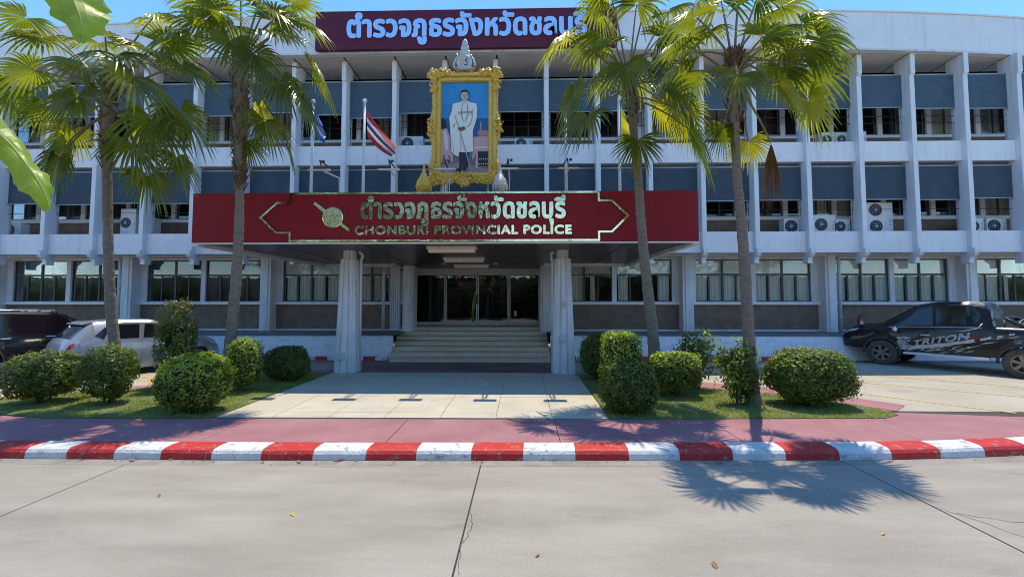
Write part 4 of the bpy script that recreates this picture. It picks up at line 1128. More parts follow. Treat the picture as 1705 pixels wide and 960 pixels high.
P_('palm with gently leaning trunk just right of the right canopy column', (3.25, 10.75, 0), [(1090, 600), (1086, 545), (1076, 460), (1068, 380), (1062, 290), (1054, 210), (1048, 130)],
   [(0, .24), (.5, .19), (1.5, .165), (3.5, .14), (6, .115), (7.6, .12)], 5,
   [(945, 62, -.2, 1.05, 'y'), (985, 75, .4, .9, 'g'), (958, 150, -.3, 1.05, 'g'), (980, 192, -.6, 1.05, 'g'), (1040, 112, -1.0, .9, 'g'), (1112, 140, -.7, 1.15, 'g'), (1102, 170, .5, 1.0, 'y'), (1062, 232, -.2, .85, 'g'), (1150, 218, -.5, 1.2, 'g'), (1000, 20, .3, 1.1, 'g'), (1060, 8, -.4, 1.1, 'g'), (1115, 20, .3, 1.0, 'g'), (1100, 62, -.3, .9, 'g'), (1085, -20, .3, 1.0, 'g'), (1015, -15, -.3, 1.0, 'y'), (1125, 130, .3, .9, 'g'), (1140, 190, .4, .95, 'y'), (1010, 130, .5, .8, 'g')],
   fibre=(6.3, 7.8), extra=3, lean=1.3)
P_('right hand palm standing beside the large round bush, with a dead frond', (4.62, 8.85, 0), [(1250, 610), (1243, 500), (1237, 400), (1228, 300), (1223, 200), (1222, 110)],
   [(0, .24), (.3, .17), (.8, .145), (3, .125), (5, .095), (7, .11)], 6,
   [(1150, 88, -.2, .9, 'g'), (1178, 52, .3, .85, 'g'), (1228, 125, -.7, .85, 'g'), (1335, 40, .0, .9, 'g'), (1362, 62, -.3, .85, 'g'), (1345, 112, .2, .95, 'g'), (1298, 140, -.3, .85, 'y'), (1345, 165, .1, .9, 'y'), (1246, 236, .7, .62, 'y'), (1200, 0, .3, .9, 'g'), (1262, -5, -.3, .9, 'g'), (1300, 12, .3, .9, 'g'), (1160, 30, -.4, .9, 'g'), (1272, 60, -.5, .85, 'g'), (1232, -35, .2, .9, 'g'), (1205, 210, .3, .6, 'g'), (1290, 75, .5, .8, 'g'), (1135, 75, .4, .8, 'g'), (1300, 110, .4, .8, 'g'), (1284, 238, -.1, .66, 'd')],
   fibre=(5.5, 7.0), extra=2, Rf=.9, lean=1.45, rscale=.78)

# ------------------------------------------------------------------ clipped bushes and shrubs
def bush(name, label, x, y, w_, d_, h, n, seed, expo=2.6, z0=.05, mats_=None, young=.15, core=.80, leaf=.030, jit=.12, top_young=True, gaps=0, group='clipped bushes on the turf'):
    rg = random.Random(seed)
    t = thing(name, label, 'bush' if name != 'shrub' else 'shrub', (x, y, 0), group)
    q = MB(); cz = z0 + (h - z0)/2; hh = (h - z0)/2
    for _ in range(int(n*2.1)):
        u = Vector((rg.gauss(0, 1), rg.gauss(0, 1), rg.gauss(0, 1))).normalized()
        k = (abs(u.x)**expo + abs(u.y)**expo + abs(u.z)**expo)**(-1/expo)
        ww = .97 + .15*noise.noise(u*1.7 + Vector((seed, 0, 0))) + .09*noise.noise(u*5 + Vector((seed, 3, 0)))
        dep = 1 - abs(rg.gauss(0, jit)) if rg.random() > .035 else rg.uniform(1.0, 1.10)
        p = Vector((x, y, cz)) + Vector((u.x*w_/2, u.y*d_/2, u.z*hh))*k*ww*dep
        if gaps and noise.noise(p*3.2 + Vector((seed, 0, 0))) < gaps: continue
        nrm = (Vector((u.x/w_, u.y/d_, u.z/h/1.)).normalized() + Vector((rg.uniform(-.8, .8), rg.uniform(-.8, .8), rg.uniform(-.3, .9)))).normalized()
        a = nrm.cross(Vector((rg.uniform(-1, 1), rg.uniform(-1, 1), rg.uniform(-1, 1)))).normalized(); b = nrm.cross(a)
        s_ = leaf*rg.uniform(.5, 1.4)
        ty = (u.z > .25 and top_young)
        yy = young*(2.6 if ty else .5)*(1 + 1.2*noise.noise(u*3 + Vector((0, seed, 0))))
        mi = 1 if rg.random() < yy and dep > .93 else 0
        q.face([p - a*s_, p - b*s_*.45, p + a*s_, p + b*s_*.45], mi)
    q.build('foliage', mats_ or [HEDGE, HEDGEY], t)
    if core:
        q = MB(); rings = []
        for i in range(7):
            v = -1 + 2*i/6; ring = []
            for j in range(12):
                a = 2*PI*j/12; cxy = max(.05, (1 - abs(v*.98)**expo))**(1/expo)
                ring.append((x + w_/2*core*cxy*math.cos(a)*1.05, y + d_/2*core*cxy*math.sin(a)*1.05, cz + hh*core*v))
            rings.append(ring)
        q.loft(rings); q.build('dark_inner_core', CORE, t)  # solid dark core added to block the view through the foliage
    q = MB()
    for k in range(6 if core else 9):
        a = rg.uniform(0, 2*PI); rr = rg.uniform(.0, .12)
        e = Vector((x + rg.uniform(-.38, .38)*w_, y + rg.uniform(-.38, .38)*d_, h*rg.uniform(.55, .9)))
        b_ = Vector((x + rr*math.cos(a), y + rr*math.sin(a), 0)); m2 = b_.lerp(e, .5) + Vector((rg.uniform(-.05, .05), rg.uniform(-.05, .05), .08))
        q.tube([b_, m2, e], [.016, .012, .004], 5)
    q.build('stem', TWIG, t)
    return t
bush('rounded_bush', 'dark rounded bush at the left edge of the turf', -9.75, 8.6, 1.36, 1.1, 1.03, 5200, 1, young=.05, z0=.12, gaps=-.45, core=.62)
bush('rounded_bush', 'loose grey green bush at the foot of the leftmost palm', -8.35, 8.55, 1.0, .9, 1.22, 3300, 2, expo=2.2, young=.04, z0=.10, core=.45, gaps=-.3)
bush('tall_bush', 'tall narrow olive bush in front of the silver hatchback', -8.15, 9.95, .80, .75, 2.06, 3800, 3, expo=3.2, young=.25, z0=.35, mats_=[HEDGE, HEDGEB], core=.5, gaps=-.32)
bush('rounded_bush', 'bright yellow green topped round bush beside the left pavement corner', -6.15, 8.0, 1.18, 1.05, 1.08, 6000, 4, young=.6, expo=2.7)  # extra yellow leaves also paint in the light on its top
bush('upright_bush', 'upright rectangular bush right of the fibrous palm trunk', -6.35, 9.75, .66, .6, 1.20, 2600, 5, expo=4.5, young=.5, z0=.15, core=.6)
bush('rounded_bush', 'dark round bush left of the left canopy column', -6.1, 11.05, 1.12, .9, .90, 4200, 6, young=.0, expo=2.8)
bush('rounded_bush', 'dark round bush hard against the right canopy column', 1.98, 11.35, .95, .9, 1.20, 3800, 7, young=.02, expo=2.7)
bush('square_bush', 'bright green square clipped bush between two dark round ones', 2.12, 9.45, .84, .74, 1.38, 4200, 8, young=1.0, expo=7)
bush('rounded_bush', 'dark barrel shaped bush at the right pavement corner', 1.98, 8.15, .98, .9, .95, 6200, 9, young=.03, expo=3.4)
bush('rounded_bush', 'mid green clipped bush right of the barrel shaped one', 3.32, 9.55, 1.08, .8, .97, 4600, 10, young=.42, expo=3.6, z0=.14, core=.55, gaps=-.4)
bush('shrub', 'airy shrub with separate leafy sprigs behind the mid green bush', 4.05, 10.25, 1.15, .7, 1.42, 1500, 11, young=.25, core=0, expo=2.4, z0=.2, gaps=-.05, leaf=.042, jit=.4, group='loose shrubs on the turf')
bush('shrub', 'airy yellow tipped shrub growing round the right hand palm trunk', 4.28, 8.75, .95, .7, 1.34, 2300, 12, young=.38, core=0, expo=2.6, z0=.1, gaps=-.12, leaf=.04, jit=.4, group='loose shrubs on the turf')
bush('rounded_bush', 'largest round bush near the right tip of the turf', 5.70, 8.78, 1.56, 1.15, 1.12, 8200, 13, young=.12, expo=2.9, z0=.08, core=.72, gaps=-.5)

# ------------------------------------------------------------------ broad leaves hanging in at the top left, close to the camera
BL = thing('banana_plant', 'bright green broad leaved plant hanging into the top left corner close by', 'plant', (-4.2, 1.2, -.15))
def blade_leaf(px_pts, Y, widths, nrm_tilt, seed, wav=.02):
    P = [at(a, b, Y + dy) for a, b, dy in px_pts]; n = 40; path = []
    for k in range(n + 1):
        s_ = (len(P) - 1)*k/n; i = min(len(P) - 2, int(s_)); f = s_ - i
        p0 = P[max(0, i-1)]; p1 = P[i]; p2 = P[i+1]; p3 = P[min(len(P)-1, i+2)]
        path.append(.5*((2*p1) + (p2-p0)*f + (2*p0 - 5*p1 + 4*p2 - p3)*f*f + (3*p1 - p0 - 3*p2 + p3)*f**3))
    q = MB(); prev = None
    for k, p in enumerate(path):
        d = (path[min(k+1, n)] - path[max(k-1, 0)]).normalized()
        v = (p - Vector((0, 0, CAM_H))).normalized(); s = d.cross(v).normalized(); nn = s.cross(d)
        s = (s*math.cos(nrm_tilt) + nn*math.sin(nrm_tilt)).normalized(); nn = s.cross(d)
        wl, wr = [table([(i/(len(widths)-1), w_[j]) for i, w_ in enumerate(widths)], k/n) for j in (0, 1)]
        wl *= 1 + .30*noise.noise(Vector((k*.45, seed, 0))); wr *= 1 + .30*noise.noise(Vector((k*.45, seed, 5)))
        row = []
        for j in range(-4, 5):
            ww = (wl if j < 0 else wr)*j/4
            row.append(p + s*ww + nn*(wav*math.sin(k*.55 + j*.5)*abs(j)/4 + .05*(abs(j)/4)**2))
        if prev:
            for j in range(8): q.face([prev[j], row[j], row[j+1], prev[j+1]])
        prev = row
    lf = q.build('leaf', BANA, BL, smooth=True)
    MB().tube([p + (Vector((0, 0, CAM_H)) - p).normalized()*.004 for p in path], [.007*(1 - .8*k/n) for k in range(n + 1)], 6).build('midrib', BANR, lf, smooth=True)
blade_leaf([(-160, 130, -.25), (-60, 180, -.1), (5, 228, 0), (40, 268, 0), (68, 308, .0), (84, 348, .02)], 2.1, [(.10, .10), (.13, .10), (.085, .06), (.06, .055), (.07, .06), (.004, .004)], .35, 1)
blade_leaf([(-60, -190, .0), (60, -100, 0), (108, -40, 0), (122, 0, 0), (135, 35, .0), (137, 72, .02)], 2.1, [(.10, .10), (.13, .13), (.13, .16), (.11, .15), (.07, .10), (.004, .004)], .25, 2)
q = MB(); q.tube([(-4.2, 1.2, -.15), (-4.15, 1.2, 1.2), (-4.0, 1.25, 2.4), (-3.75, 1.4, 3.1)], [.13, .11, .08, .04], 10); q.tube([(-3.9, 1.3, 2.8), (-3.6, 1.6, 3.4), (-3.05, 1.95, 3.45), at(-160, 130, 1.85)], [.03, .022, .018, .012], 6); q.tube([(-3.8, 1.35, 3.0), (-3.4, 1.7, 3.9), at(-60, -190, 2.1)], [.03, .022, .012], 6)
q.build('stem', BANR, BL, smooth=True)

# fallen leaves on the road
for i, (px, py, s_, kind, lb) in enumerate(((488, 856, .045, 'y', 'small yellow fallen leaf on the road left of the middle joint'), (1190, 940, .05, 'd', 'tan fallen leaf near the bottom right of the road'), (925, 763, .09, 'd', 'curled brown leaf in the gutter right of the middle'), (565, 765, .09, 'd', 'curled brown leaf in the gutter left of the middle'), (498, 768, .06, 'd', 'small brown leaf scrap in the gutter under a red kerb stone'), (437, 769, .05, 'd', 'tiny brown leaf scrap in the gutter left of the others'), (265, 825, .035, 'd', 'tiny dark leaf scrap on the left road slab'), (895, 924, .03, 'd', 'dark speck of leaf beside the middle road joint'), (1470, 888, .03, 'y', 'pale leaf scrap on the right road slab'), (220, 765, .06, 'd', 'leaf litter tuft in the gutter at the left joint'), (1198, 769, .07, 'd', 'leaf scrap in the shaded gutter'))):
    r_ = fw + rt*((px - 852.5)/FPX) - up*((py - 480 - DY)/FPX); k = (-.124 - CAM_H)/r_.z; p = Vector((0, 0, CAM_H)) + r_*k
    q = MB(); a = rng.uniform(0, PI); u = Vector((math.cos(a), math.sin(a), .1)); v = Vector((-math.sin(a), math.cos(a), .25))
    A_ = [p - u*s_, p - u*s_*.3 - v*s_*.42 + Vector((0, 0, .012)), p + u*s_*.6 - v*s_*.3 + Vector((0, 0, .014)), p + u*s_, p + u*s_*.5 + v*s_*.4, p - u*s_*.4 + v*s_*.38]
    c = p + Vector((0, 0, -.004))
    for j in range(6): q.face([c, A_[j], A_[(j+1) % 6]])
    for vv in q.v: vv.z = max(vv.z, -.128)
    o = q.build('fallen_leaf', mat('yellow_leaf', (.55, .45, .05), rough=.6) if kind == 'y' else mat('brown_leaf', (.30, .16, .08), rough=.8))
    tag(o, lb, 'leaf', 'fallen leaves on the road'); rebase(o, p)

# ------------------------------------------------------------------ vehicles (local frame: x forward from rear bumper, y left, z up)
CGLASS = mat('tinted_car_glass', (.012, .014, .018), rough=.06, spec=.9)
CHROME = mat('chrome', (.75, .76, .78), rough=.12, metal=1)
TAILR = mat('tail_lamp_red', (.45, .02, .02), rough=.15, coat=1)
LAMPC = mat('clear_lamp', (.55, .56, .58), rough=.15, coat=1)
BPL = mat('car_black_trim', (.02, .02, .022), rough=.5)
RIMD = mat('dusty_dark_rim', (.16, .14, .12), (.26, .23, .19), 12, .6)
RIMB = mat('muddy_bronze_rim', (.26, .19, .13), (.38, .28, .20), 12, .6)
RIMS = mat('silver_rim', (.45, .45, .46), rough=.35, metal=.7)

class Car:
    def __init__(s, name, label, st, wheels, arch, paint, glassm=None):
        s.t = thing(name, label, 'car'); s.st = st; s.wheels = wheels; s.arch = arch; s.paint = paint; s.name = name
    def val(s, x):
        T = s.st
        if x <= T[0][0]: return T[0][1:]
        for a, b in zip(T, T[1:]):
            if x <= b[0]:
                f = (x - a[0])/(b[0] - a[0]); return tuple(lerp(p, q, f) for p, q in zip(a[1:], b[1:]))
        return T[-1][1:]
    def ring(s, x):
        zb, zs, w_, zbelt, wb, zt, wt = s.val(x)
        cut = zb
        for cx in s.wheels:
            if abs(x - cx) < s.arch:
                cut = max(cut, s.wz + math.sqrt(s.arch**2 - (x - cx)**2))
        zb2 = cut; zs2 = max(zs, zb2 + .03); zbe = max(zbelt, zs2 + .02); ztt = max(zt, zbe + .01)
        ht = ztt - zbe
        r_ = min(.07, ht*.4)
        return [(0, zb2), (w_*.9, zb2), (w_*.985, zb2 + .008), (w_, zs2), (lerp(w_, wb, .55), lerp(zs2, zbe, .75)), (wb, zbe), (wt + r_*.35, ztt - r_), (wt - r_*.8, ztt - .006), (wt*.5, ztt + .012), (0, ztt + .02)]
    def pt(s, x, t):
        r_ = s.ring(x); i = min(len(r_) - 2, int(t)); f = t - i
        return Vector((x, lerp(r_[i][0], r_[i+1][0], f), lerp(r_[i][1], r_[i+1][1], f)))
    def nor(s, x, t):
        e = .02; a = s.pt(x + e, t) - s.pt(x - e, t); b = s.pt(x, min(8.99, t + .05)) - s.pt(x, max(0, t - .05))
        n = a.cross(b)
        if n.length < 1e-9: return Vector((0, 1, 0))
        n.normalize()
        return n if (n.y + n.z*.5) > 0 else -n
    def body(s, L):
        xs = set([0, L]);
        x = 0
        while x < L: xs.add(round(x, 3)); x += .05
        for a in s.st: xs.add(a[0])
        for c in s.wheels:
            for k in range(17): xs.add(round(c + s.arch*math.cos(PI*k/16), 3))
        xs = sorted(v for v in xs if 0 <= v <= L)
        m_ = MB(); rings = []
        for x in xs:
            h = s.ring(x); rings.append([(x, y, z) for y, z in h] + [(x, -y, z) for y, z in reversed(h[1:-1])])
        m_.loft(rings)
        o = m_.build('body', s.paint, s.t, smooth=True)
        sm = o.modifiers.new('edges', 'EDGE_SPLIT'); sm.split_angle = R(32)
        s.b = o; return o
    def patch(s, name, m, parent, corners, off=.006, nx=8, nt=4, sides=(1, -1), label=None):
        """corners: (x,t) bottom-rear, bottom-front, top-front, top-rear; curved by the body surface"""
        for sd in sides:
            q = MB(); G = []
            A, Bc, Cc, D = [Vector(c) for c in corners]
            for j in range(nt + 1):
                row = []
                for i in range(nx + 1):
                    u, v = i/nx, j/nt; c = A.lerp(Bc, u).lerp(D.lerp(Cc, u), v)
                    p = s.pt(c.x, c.y) + s.nor(c.x, c.y)*off
                    row.append(Vector((p.x, p.y*sd, p.z)))
                G.append(row)
            for j in range(nt):
                for i in range(nx): q.face([G[j][i], G[j][i+1], G[j+1][i+1], G[j+1][i]][::sd])
            q.build(name, m, parent, smooth=True, label=label)
    def cap(s, name, m, x0, x1, t0, off=.006):
        """full-width patch across the top between +t0 and -t0"""
        q = MB(); G = []
        for i in range(9):
            x = lerp(x0, x1, i/8); row = []
            for t in (t0, 7.3, 8, 9, 8, 7.3, t0):
                p = s.pt(x, min(t, 8.999)) + s.nor(x, min(t, 8.9))*off; row.append(p)
            G.append([Vector((p.x, p.y if k < 3.5 else -p.y, p.z)) for k, p in enumerate(row)])
        for i in range(8):
            for k in range(6): q.face([G[i][k], G[i+1][k], G[i+1][k+1], G[i][k+1]])
        q.build(name, m, s.b, smooth=True)
    def side(s, x, z, sd, off=.008):
        r_ = s.ring(x)
        for a, b in zip(r_[1:], r_[2:]):
            if a[1] <= z <= b[1]: y = lerp(a[0], b[0], (z - a[1])/(b[1] - a[1] + 1e-9)); break
        else: y = r_[3][0]
        return Vector((x, (y + off)*sd, z))
    def wheel(s, x, sd, wid, r_, y, rim, spokes=5, tread=False):
        c = (0, sd*y, s.wz)
        q = MB(); yy = lambda v: sd*(y - wid/2 + v)
        prof = [(r_*.60, 0.01), (r_*.72, 0), (r_*.93, .01), (r_, .05), (r_, wid - .05), (r_*.93, wid - .01), (r_*.72, wid), (r_*.60, wid - .01)]
        hub = MB().lathe([(v, sd*(h - wid/2)) for v, h in ((.001, .02), (r_*.58, .02), (r_*.58, wid*.55), (.001, wid*.55))], (x, sd*y, s.wz), 20, 'y').build('wheel', BPL, s.t)
        MB().lathe([(v, sd*(h - wid/2)) for v, h in prof], (x, sd*y, s.wz), 32, 'y', caps=False).build('tyre', RUBBER, hub, smooth=False)
        q.lathe([(r_*.60, sd*(wid/2 - .03)), (r_*.60, sd*(wid/2 + .002)), (r_*.55, sd*(wid/2 - .005)), (r_*.53, sd*(wid/2 - .09))], (x, sd*y, s.wz), 28, 'y', caps=False)
        for k in range(spokes):
            a = 2*PI*k/spokes + .3; ca, sa = math.cos(a), math.sin(a)
            w0, w1 = r_*.07, r_*.11
            def pp(rad, off, yv): return (x + rad*ca - off*sa, sd*(y + yv), s.wz + rad*sa + off*ca)
            q.loft([[pp(r_*.08, -w0, wid*.30), pp(r_*.08, w0, wid*.30), pp(r_*.08, w0, wid*.46), pp(r_*.08, -w0, wid*.46)], [pp(r_*.56, -w1, wid*.30), pp(r_*.56, w1, wid*.30), pp(r_*.56, w1, wid*.44), pp(r_*.56, -w1, wid*.44)]])
        q.lathe([(r_*.15, sd*wid*.30), (r_*.15, sd*wid*.48), (.001, sd*wid*.50)], (x, sd*y, s.wz), 12, 'y')
        q.build('rim', rim, hub)
    def line(s, name, pts, sides=(1, -1), w_=.006, m=None):
        """dark shut line through (x,t) points"""
        for sd in sides:
            path = []
            for (a, b) in zip(pts, pts[1:]):
                for k in range(7):
                    u = k/7; x, t = lerp(a[0], b[0], u), lerp(a[1], b[1], u); p = s.pt(x, t) + s.nor(x, t)*.002; path.append((p.x, p.y*sd, p.z))
            p = s.pt(*pts[-1]); path.append((p.x, p.y*sd, p.z))
            MB().tube(path, w_/2, 4).build(name, m or BPL, s.b)
    def place(s, loc, head):
        s.t.location = loc; s.t.rotation_euler = (0, 0, head)

# silver hatchback
SILVP = mat('silver_car_paint', (.40, .41, .42), rough=.28, metal=.45, coat=.6)
c = Car('parked_car', 'silver hatchback parked behind the leftmost palm, rear lamp towards the camera',
  [(0, .30, .45, .60, .60, .56, .64, .50), (.03, .27, .45, .70, .66, .66, .78, .58), (.08, .24, .48, .77, .80, .72, .92, .62), (.16, .22, .5, .80, .92, .76, 1.03, .64), (.30, .2, .5, .82, .96, .79, 1.20, .62), (.50, .19, .5, .83, .975, .80, 1.42, .59), (.62, .18, .5, .83, .975, .80, 1.485, .60), (1.2, .18, .5, .833, .965, .80, 1.53, .61), (1.9, .18, .5, .833, .95, .80, 1.515, .61), (2.3, .18, .5, .833, .94, .795, 1.43, .60), (2.55, .18, .5, .83, .935, .79, 1.30, .61), (2.92, .18, .5, .825, .93, .78, 1.05, .66), (3.2, .19, .5, .82, .86, .77, .97, .66), (3.5, .2, .48, .79, .76, .72, .87, .60), (3.66, .22, .45, .73, .66, .66, .76, .54), (3.75, .25, .43, .62, .55, .56, .62, .46), (3.78, .30, .42, .52, .5, .48, .54, .40)],
  (.64, 3.08), .345, SILVP)
c.wz = .29; c.body(3.78)
c.patch('side_window', CGLASS, c.b, [(1.66, 5.12), (2.66, 5.12), (2.20, 5.88), (1.72, 5.9)])
c.patch('side_window', CGLASS, c.b, [(.88, 5.12), (1.56, 5.12), (1.60, 5.9), (1.05, 5.9)])
c.patch('quarter_window', CGLASS, c.b, [(.62, 5.35), (.80, 5.12), (.97, 5.88), (.84, 5.8)])
c.cap('windscreen', CGLASS, 2.24, 2.88, 6.9); c.cap('rear_window', CGLASS, .19, .50, 6.95)
c.patch('tail_lamp', TAILR, c.b, [(.045, 3.7), (.22, 4.3), (.24, 5.35), (.10, 5.25)], off=.012, nx=5)
c.patch('headlamp', LAMPC, c.b, [(3.40, 4.2), (3.68, 4.0), (3.60, 4.9), (3.25, 5.1)], off=.008)
c.line('shut_line', [(1.62, 2.3), (1.62, 4), (1.62, 5), (1.66, 6)]); c.line('shut_line', [(2.72, 2.3), (2.75, 4), (2.66, 5), (2.2, 6)]); c.line('shut_line', [(1.02, 3.2), (.86, 4), (.84, 5)]); c.line('shut_line', [(1.08, 2.3), (1.02, 3.1)])
for sd in (1, -1):
    for x in (1.25, 1.78):
        p = c.side(x + .1, .88, sd, .02); q = MB().tube([p - Vector((.08, 0, 0)), p + Vector((.08, 0, 0))], .014, 6); q.build('door_handle', SILVP, c.b)
    p = c.side(2.50, .98, sd, .10); MB().ball(p, .08, .10, .065, 10, 6).build('wing_mirror', SILVP, c.b, smooth=True)
    for x in (.64, 3.08): c.wheel(x, sd, .17, .29, .735, RIMS, 7)
# rear bumper, plate, spoiler, badge
MB().box(-.012, .01, -.26, .26, .50, .61).build('number_plate', mat('plate_white', (.7, .7, .68), rough=.5), c.b)
q = MB(); q.loft([[(.40, y, 1.44), (.62, y, 1.50), (.62, y, 1.475), (.42, y, 1.42)] for y in (-.56, 0, .56)]); q.build('spoiler', SILVP, c.b)
q = MB(); q.loft([[(-.05, y, .30), (-.02, y, .30), (.02, y, .52), (-.05, y, .50)] for y in (-.6, 0, .6)]); q.build('bumper', SILVP, c.b)
c.place((-12.28, 10.95, -.004), math.atan2(.885, .465))

# black sport utility vehicle at the left edge
BLKP = mat('black_car_paint', (.012, .012, .014), rough=.16, coat=1)
c = Car('parked_car', 'black sport utility vehicle cut off by the left edge of the picture',
  [(0, .42, .6, .74, .8, .72, .84, .66), (.04, .38, .62, .82, .98, .78, 1.05, .70), (.12, .34, .65, .88, 1.06, .82, 1.2, .70), (.30, .33, .65, .90, 1.1, .84, 1.55, .68), (.45, .33, .65, .91, 1.1, .85, 1.72, .68), (1.2, .33, .65, .92, 1.1, .85, 1.77, .69), (2.4, .33, .65, .92, 1.08, .85, 1.72, .68), (3.1, .33, .65, .91, 1.06, .84, 1.30, .70), (3.45, .33, .65, .91, 1.03, .84, 1.12, .72), (4.2, .34, .63, .88, .95, .80, 1.02, .68), (4.5, .38, .6, .80, .82, .70, .88, .58), (4.6, .44, .58, .66, .66, .6, .72, .5)],
  (.85, 3.6), .42, BLKP)
c.wz = .36; c.body(4.6)
for a, b in ((.55, 1.25), (1.35, 2.15), (2.25, 3.0)):
    c.patch('side_window', CGLASS, c.b, [(a, 5.12), (b + (.1 if b > 2.5 else 0), 5.12), (b - (.35 if b > 2.5 else 0), 5.88), (a + .05, 5.88)])
c.cap('windscreen', CGLASS, 2.46, 3.35, 6.9); c.cap('rear_window', CGLASS, .14, .42, 6.9)
c.patch('tail_lamp', TAILR, c.b, [(.05, 3.9), (.2, 4.2), (.26, 5.4), (.14, 5.3)], off=.012, nx=5)
for sd in (1, -1):
    for x in (.85, 3.6): c.wheel(x, sd, .22, .36, .80, RIMS, 5)
    p = c.side(2.9, 1.12, sd, .13); MB().ball(p, .09, .12, .09, 10, 6).build('wing_mirror', BLKP, c.b, smooth=True)
    MB().tube([(.5, sd*.66, 1.76), (.6, sd*.66, 1.80), (2.3, sd*.66, 1.78), (2.4, sd*.66, 1.73)], .018, 6).build('roof_rail', CHROME, c.b, smooth=True)
    for x in (1.3, 2.2):
        p = c.side(x, 1.0, sd, .02); MB().tube([p - Vector((.1, 0, 0)), p + Vector((.1, 0, 0))], .016, 6).build('door_handle', CHROME, c.b)
c.line('shut_line', [(1.3, 2.3), (1.3, 5), (1.3, 6)]); c.line('shut_line', [(2.2, 2.3), (2.2, 5), (2.2, 6)])
MB().box(-.012, .01, -.26, .26, .70, .82).build('number_plate', mat('plate_white', (.7, .7, .68)), c.b)
c.place((-15.9, 11.0, -.004), math.atan2(.90, .43))

# black pickup truck with silver splash livery
TRP = mat('glossy_black_paint', (.006, .006, .007), (.010, .009, .010), 3, .3, coat=.35, spec=.35)
c = Car('pickup_truck', 'black pickup truck with silver splash graphics and dusty wheels parked at the right edge',
  [(0, .55, .75, .80, 1.0, .80, 1.08, .76), (.04, .52, .78, .87, 1.08, .85, 1.15, .80), (.3, .50, .80, .90, 1.1, .87, 1.17, .82), (1.50, .48, .80, .90, 1.1, .87, 1.18, .82), (1.54, .48, .80, .90, 1.13, .87, 1.22, .82), (1.60, .48, .80, .90, 1.15, .86, 1.60, .70), (1.72, .48, .80, .90, 1.15, .86, 1.76, .66), (2.05, .48, .80, .90, 1.14, .86, 1.815, .67), (2.7, .48, .80, .90, 1.12, .86, 1.80, .67), (3.15, .48, .80, .90, 1.10, .86, 1.72, .66), (3.55, .48, .80, .90, 1.08, .86, 1.48, .67), (4.02, .48, .80, .90, 1.06, .85, 1.20, .72), (4.5, .48, .78, .89, 1.03, .83, 1.14, .72), (4.9, .50, .76, .85, .96, .78, 1.05, .66), (5.08, .52, .74, .77, .86, .70, .95, .58), (5.18, .56, .72, .66, .76, .60, .82, .5)],
  (1.02, 4.02), .46, TRP)
c.t['category'] = 'pickup truck'
c.st = [(a, b, c_*1.06, d, e*1.12, f, g_*1.125, h_) for a, b, c_, d, e, f, g_, h_ in c.st]; c.wz = .39; c.body(5.18)
c.patch('side_window', CGLASS, c.b, [(2.78, 5.08), (3.82, 5.12), (3.10, 5.9), (2.80, 5.9)])
c.patch('side_window', CGLASS, c.b, [(1.98, 5.08), (2.70, 5.08), (2.72, 5.9), (2.00, 5.9)])
c.patch('quarter_window', CGLASS, c.b, [(1.78, 5.45), (1.93, 5.1), (1.95, 5.9), (1.84, 5.88)])
c.cap('windscreen', CGLASS, 3.20, 3.96, 6.9)
c.cap('roof_panel', mat('silver_roof_wrap', (.62, .62, .62), rough=.3, metal=.2, coat=1), 1.70, 2.45, 5.95, off=.005)
c.cap('bed_cover', BPL, .08, 1.46, 7.25, off=.004)
c.patch('headlamp', LAMPC, c.b, [(4.72, 4.2), (5.06, 4.0), (4.98, 5.0), (4.62, 5.1)], off=.008)
c.patch('tail_lamp', TAILR, c.b, [(.01, 3.6), (.09, 3.6), (.09, 5), (.01, 5)], off=.01, nx=3)
c.line('shut_line', [(2.74, 2.3), (2.74, 4), (2.74, 5), (2.76, 6)]); c.line('shut_line', [(3.86, 2.3), (3.92, 4), (3.86, 5.0), (3.14, 6)]); c.line('shut_line', [(1.90, 2.3), (1.72, 3.5), (1.70, 5.0)]); c.line('shut_line', [(1.51, 2.3), (1.51, 5), (1.52, 6)])
c.line('waist_strip', [(1.76, 5.02), (3.84, 5.02)], w_=.022, m=CHROME)
